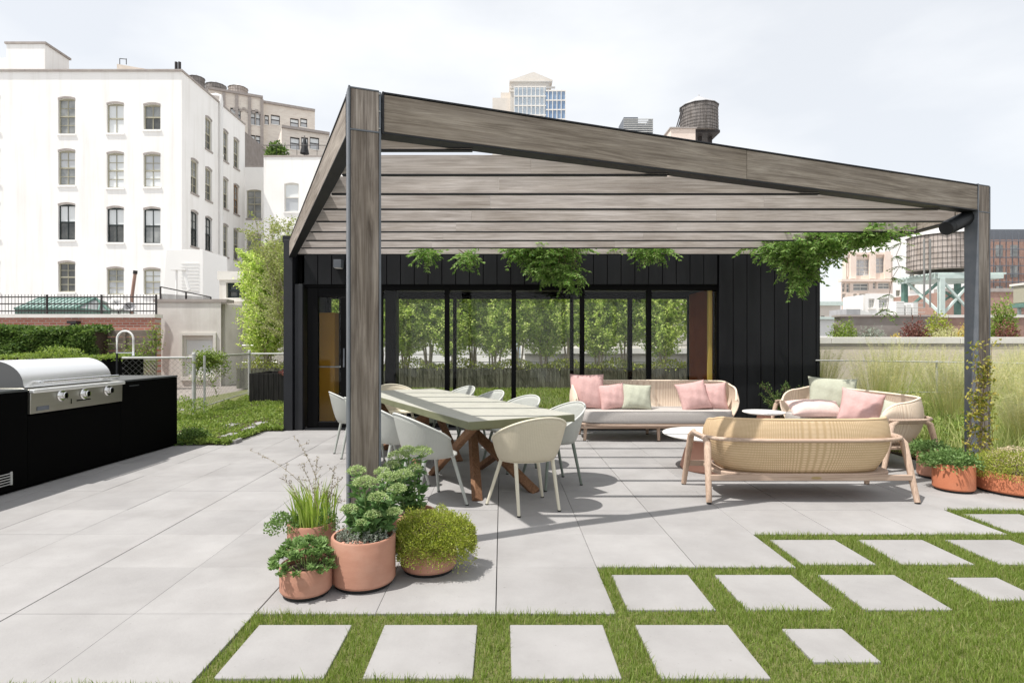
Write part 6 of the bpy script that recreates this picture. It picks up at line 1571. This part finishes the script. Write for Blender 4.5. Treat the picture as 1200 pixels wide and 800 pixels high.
for f_ in (.33,.66): q = A1.lerp(A4,f_); m.beam(q+Vector((0,-.03,.01)), A3.lerp(A4 if f_ > .5 else A1, .35)+Vector((0,-.03,0)), .04,.04)
m.build('seam', M['green_metal'], t)
m = MB(); m.add([A0+Z*-1, A1+Z*-1, A1, A0, ], [(0,1,2,3)]); m.add([A1+Z*-1, A4+Z*-.8, A4, A1], [(0,1,2,3)]); m.build('curb', M['green_metal'], t, solid=.04)
t = thing('rust_flue', 'thin rusty flue pipe standing behind the iron railing', 'pipe'); d = 18.6; m = MB(); m.tube([W(154,368,d), W(155,345,d), W(158.5,319,d)], .05, 8); m.build('flue', M['rust'], t, smooth=50); m = MB(); m.tube([W(158.3,321,d), W(158.7,317,d)], .065, 8); m.build('cap', M['iron'], t)
for px, py, r_, lab_ in ((138,357,.24,'white satellite dish left of the rusty flue'),(152,361,.17,'smaller grey satellite dish below the rusty flue')):
    t = thing('satellite_dish', lab_, 'satellite dish'); q = W(px, py, 18.3); m = MB(); m.lathe([(0,0),(r_*.5,.02),(r_,.09)], (0,0,0), 20); o = m.build('dish', M['tin_white'] if px < 145 else M['tin'], t, smooth=60, solid=.01); o.rotation_euler = (R(65), 0, R(25)); o.location = q
    m = MB(); m.tube([q, q+Vector((0,.1,-.55))], .02, 6); m.tube([q, q+Vector((.08,-.3,.1))], .01, 5); m.build('mast', M['iron'], t)

# ------------------------------------------------------------------ garden behind the pavilion (seen through the glass)
g_ = MB(); g_.box(-7.5, 10.9, -.05, 4.2, 17.4, .01); struct(g_.build('rear_lawn_ground', M['thatch']))
n = 26000; P = np.stack([rng.uniform(-7,4.2,n)*1.0, rng.uniform(12,17.4,n), np.full(n,.0)], 1); P[:,0] = np.where(P[:,0] < -3.3, P[:,0]*.3-2, P[:,0])
tag(blades('rear_grass', P, rng.uniform(.04,.09,n), .022, .4, M['turf']), 'sunlit lawn behind the pavilion seen through the glass', 'grass', kind='stuff')
t = thing('garden_planter', 'long slatted timber planter full of birches behind the pavilion', 'planter'); m = MB(); x_ = -8.0
while x_ < 7.0: m.box(x_, 17.5, 0, x_+.105, 17.54, .62+random.uniform(-.004,.004)); x_ += .115
m.build('slats', M['planterwood'], t); m = MB(); m.box(-8, 17.545, 0, 7, 18.7, .58); m.build('soil', M['soil'], t)
lb = LB(); n = 8000; X = rng.uniform(-8,7,n); lb.add(np.stack([X, rng.uniform(17.45,18.6,n), .6+rng.uniform(-.03,.2,n)*(1+.5*np.sin(X*4))],1), rng.normal(size=(n,3))+np.array([0,-.3,.4]), .08, .04)
t = plant('planter_herbs', 'yellow green edging plants along the rear birch planter', 'plant'); lb.build('leaves', M['thyme'], t)
BX = [-7.3,-6.5,-5.8,-5.1,-4.4,-3.7,-3.0,-2.3,-1.6,-.9,-.2,.5,1.3,2.1,3.0,3.9,5.0,6.3,7.4]
nm = ['first','second','third','fourth','fifth','sixth','seventh','eighth','ninth','tenth','eleventh','twelfth','thirteenth','fourteenth','fifteenth','sixteenth','seventeenth','eighteenth','nineteenth']
protos = []
for k, x_ in enumerate(BX):
    lab_ = 'birch in the long rear planter behind the pavilion glass, %s from the left' % nm[k]
    if k < 4:
        t = birch('birch_tree', lab_, 0, 0, .6, 3.7, .75, 4, 900, .078, 'birchleaf_dk', 'birches behind the pavilion', lo=.20 if k % 2 else .08, stem_r=.032, cluster=7, tw=.9); protos.append(t)
    else:
        t = copy_tree(protos[k % 4]); t['label'] = lab_
    t.location = (x_, 18.1+.15*math.sin(k*2.2), 0); t.rotation_euler = (0, 0, k*1.9)
t = thing('wire_railing', 'grey wire railing behind the rear birches', 'railing'); m = MB()
for z in (.75,1.0,1.3): m.tube([(-8.5,19.0,z),(7.5,19.0,z)], .014, 5)
m.build('cable', M['galv'], t)
for k in range(9): m = MB(); m.tube([(-8+k*1.9,19,0),(-8+k*1.9,19,1.32)], .03, 6); m.build('rail_post', M['galv'], t)
t, a, b = simple_box('rear_building', 'grey rendered building with a pale ledge behind the rear birches', 'building', 615, 860, 366, 470, 27, 6, 'stucco_grey')
m = MB(); m.box(a.x-.1, 26.7, zy(414,27), b.x, 26.99, zy(408,27)); m.box(a.x-.1, 26.8, a.z, b.x, 33, a.z+.2); m.build('ledge', M['capstone'], t)
t, a, b = simple_box('rear_building', 'salmon brick building rising behind the right hand birches', 'building', 735, 830, 300, 470, 36, 6, 'pinkstone')
t, a, b = simple_box('rear_building', 'pale building behind the left hand rear birches', 'building', 330, 600, 372, 470, 34, 6, 'stucco_white')
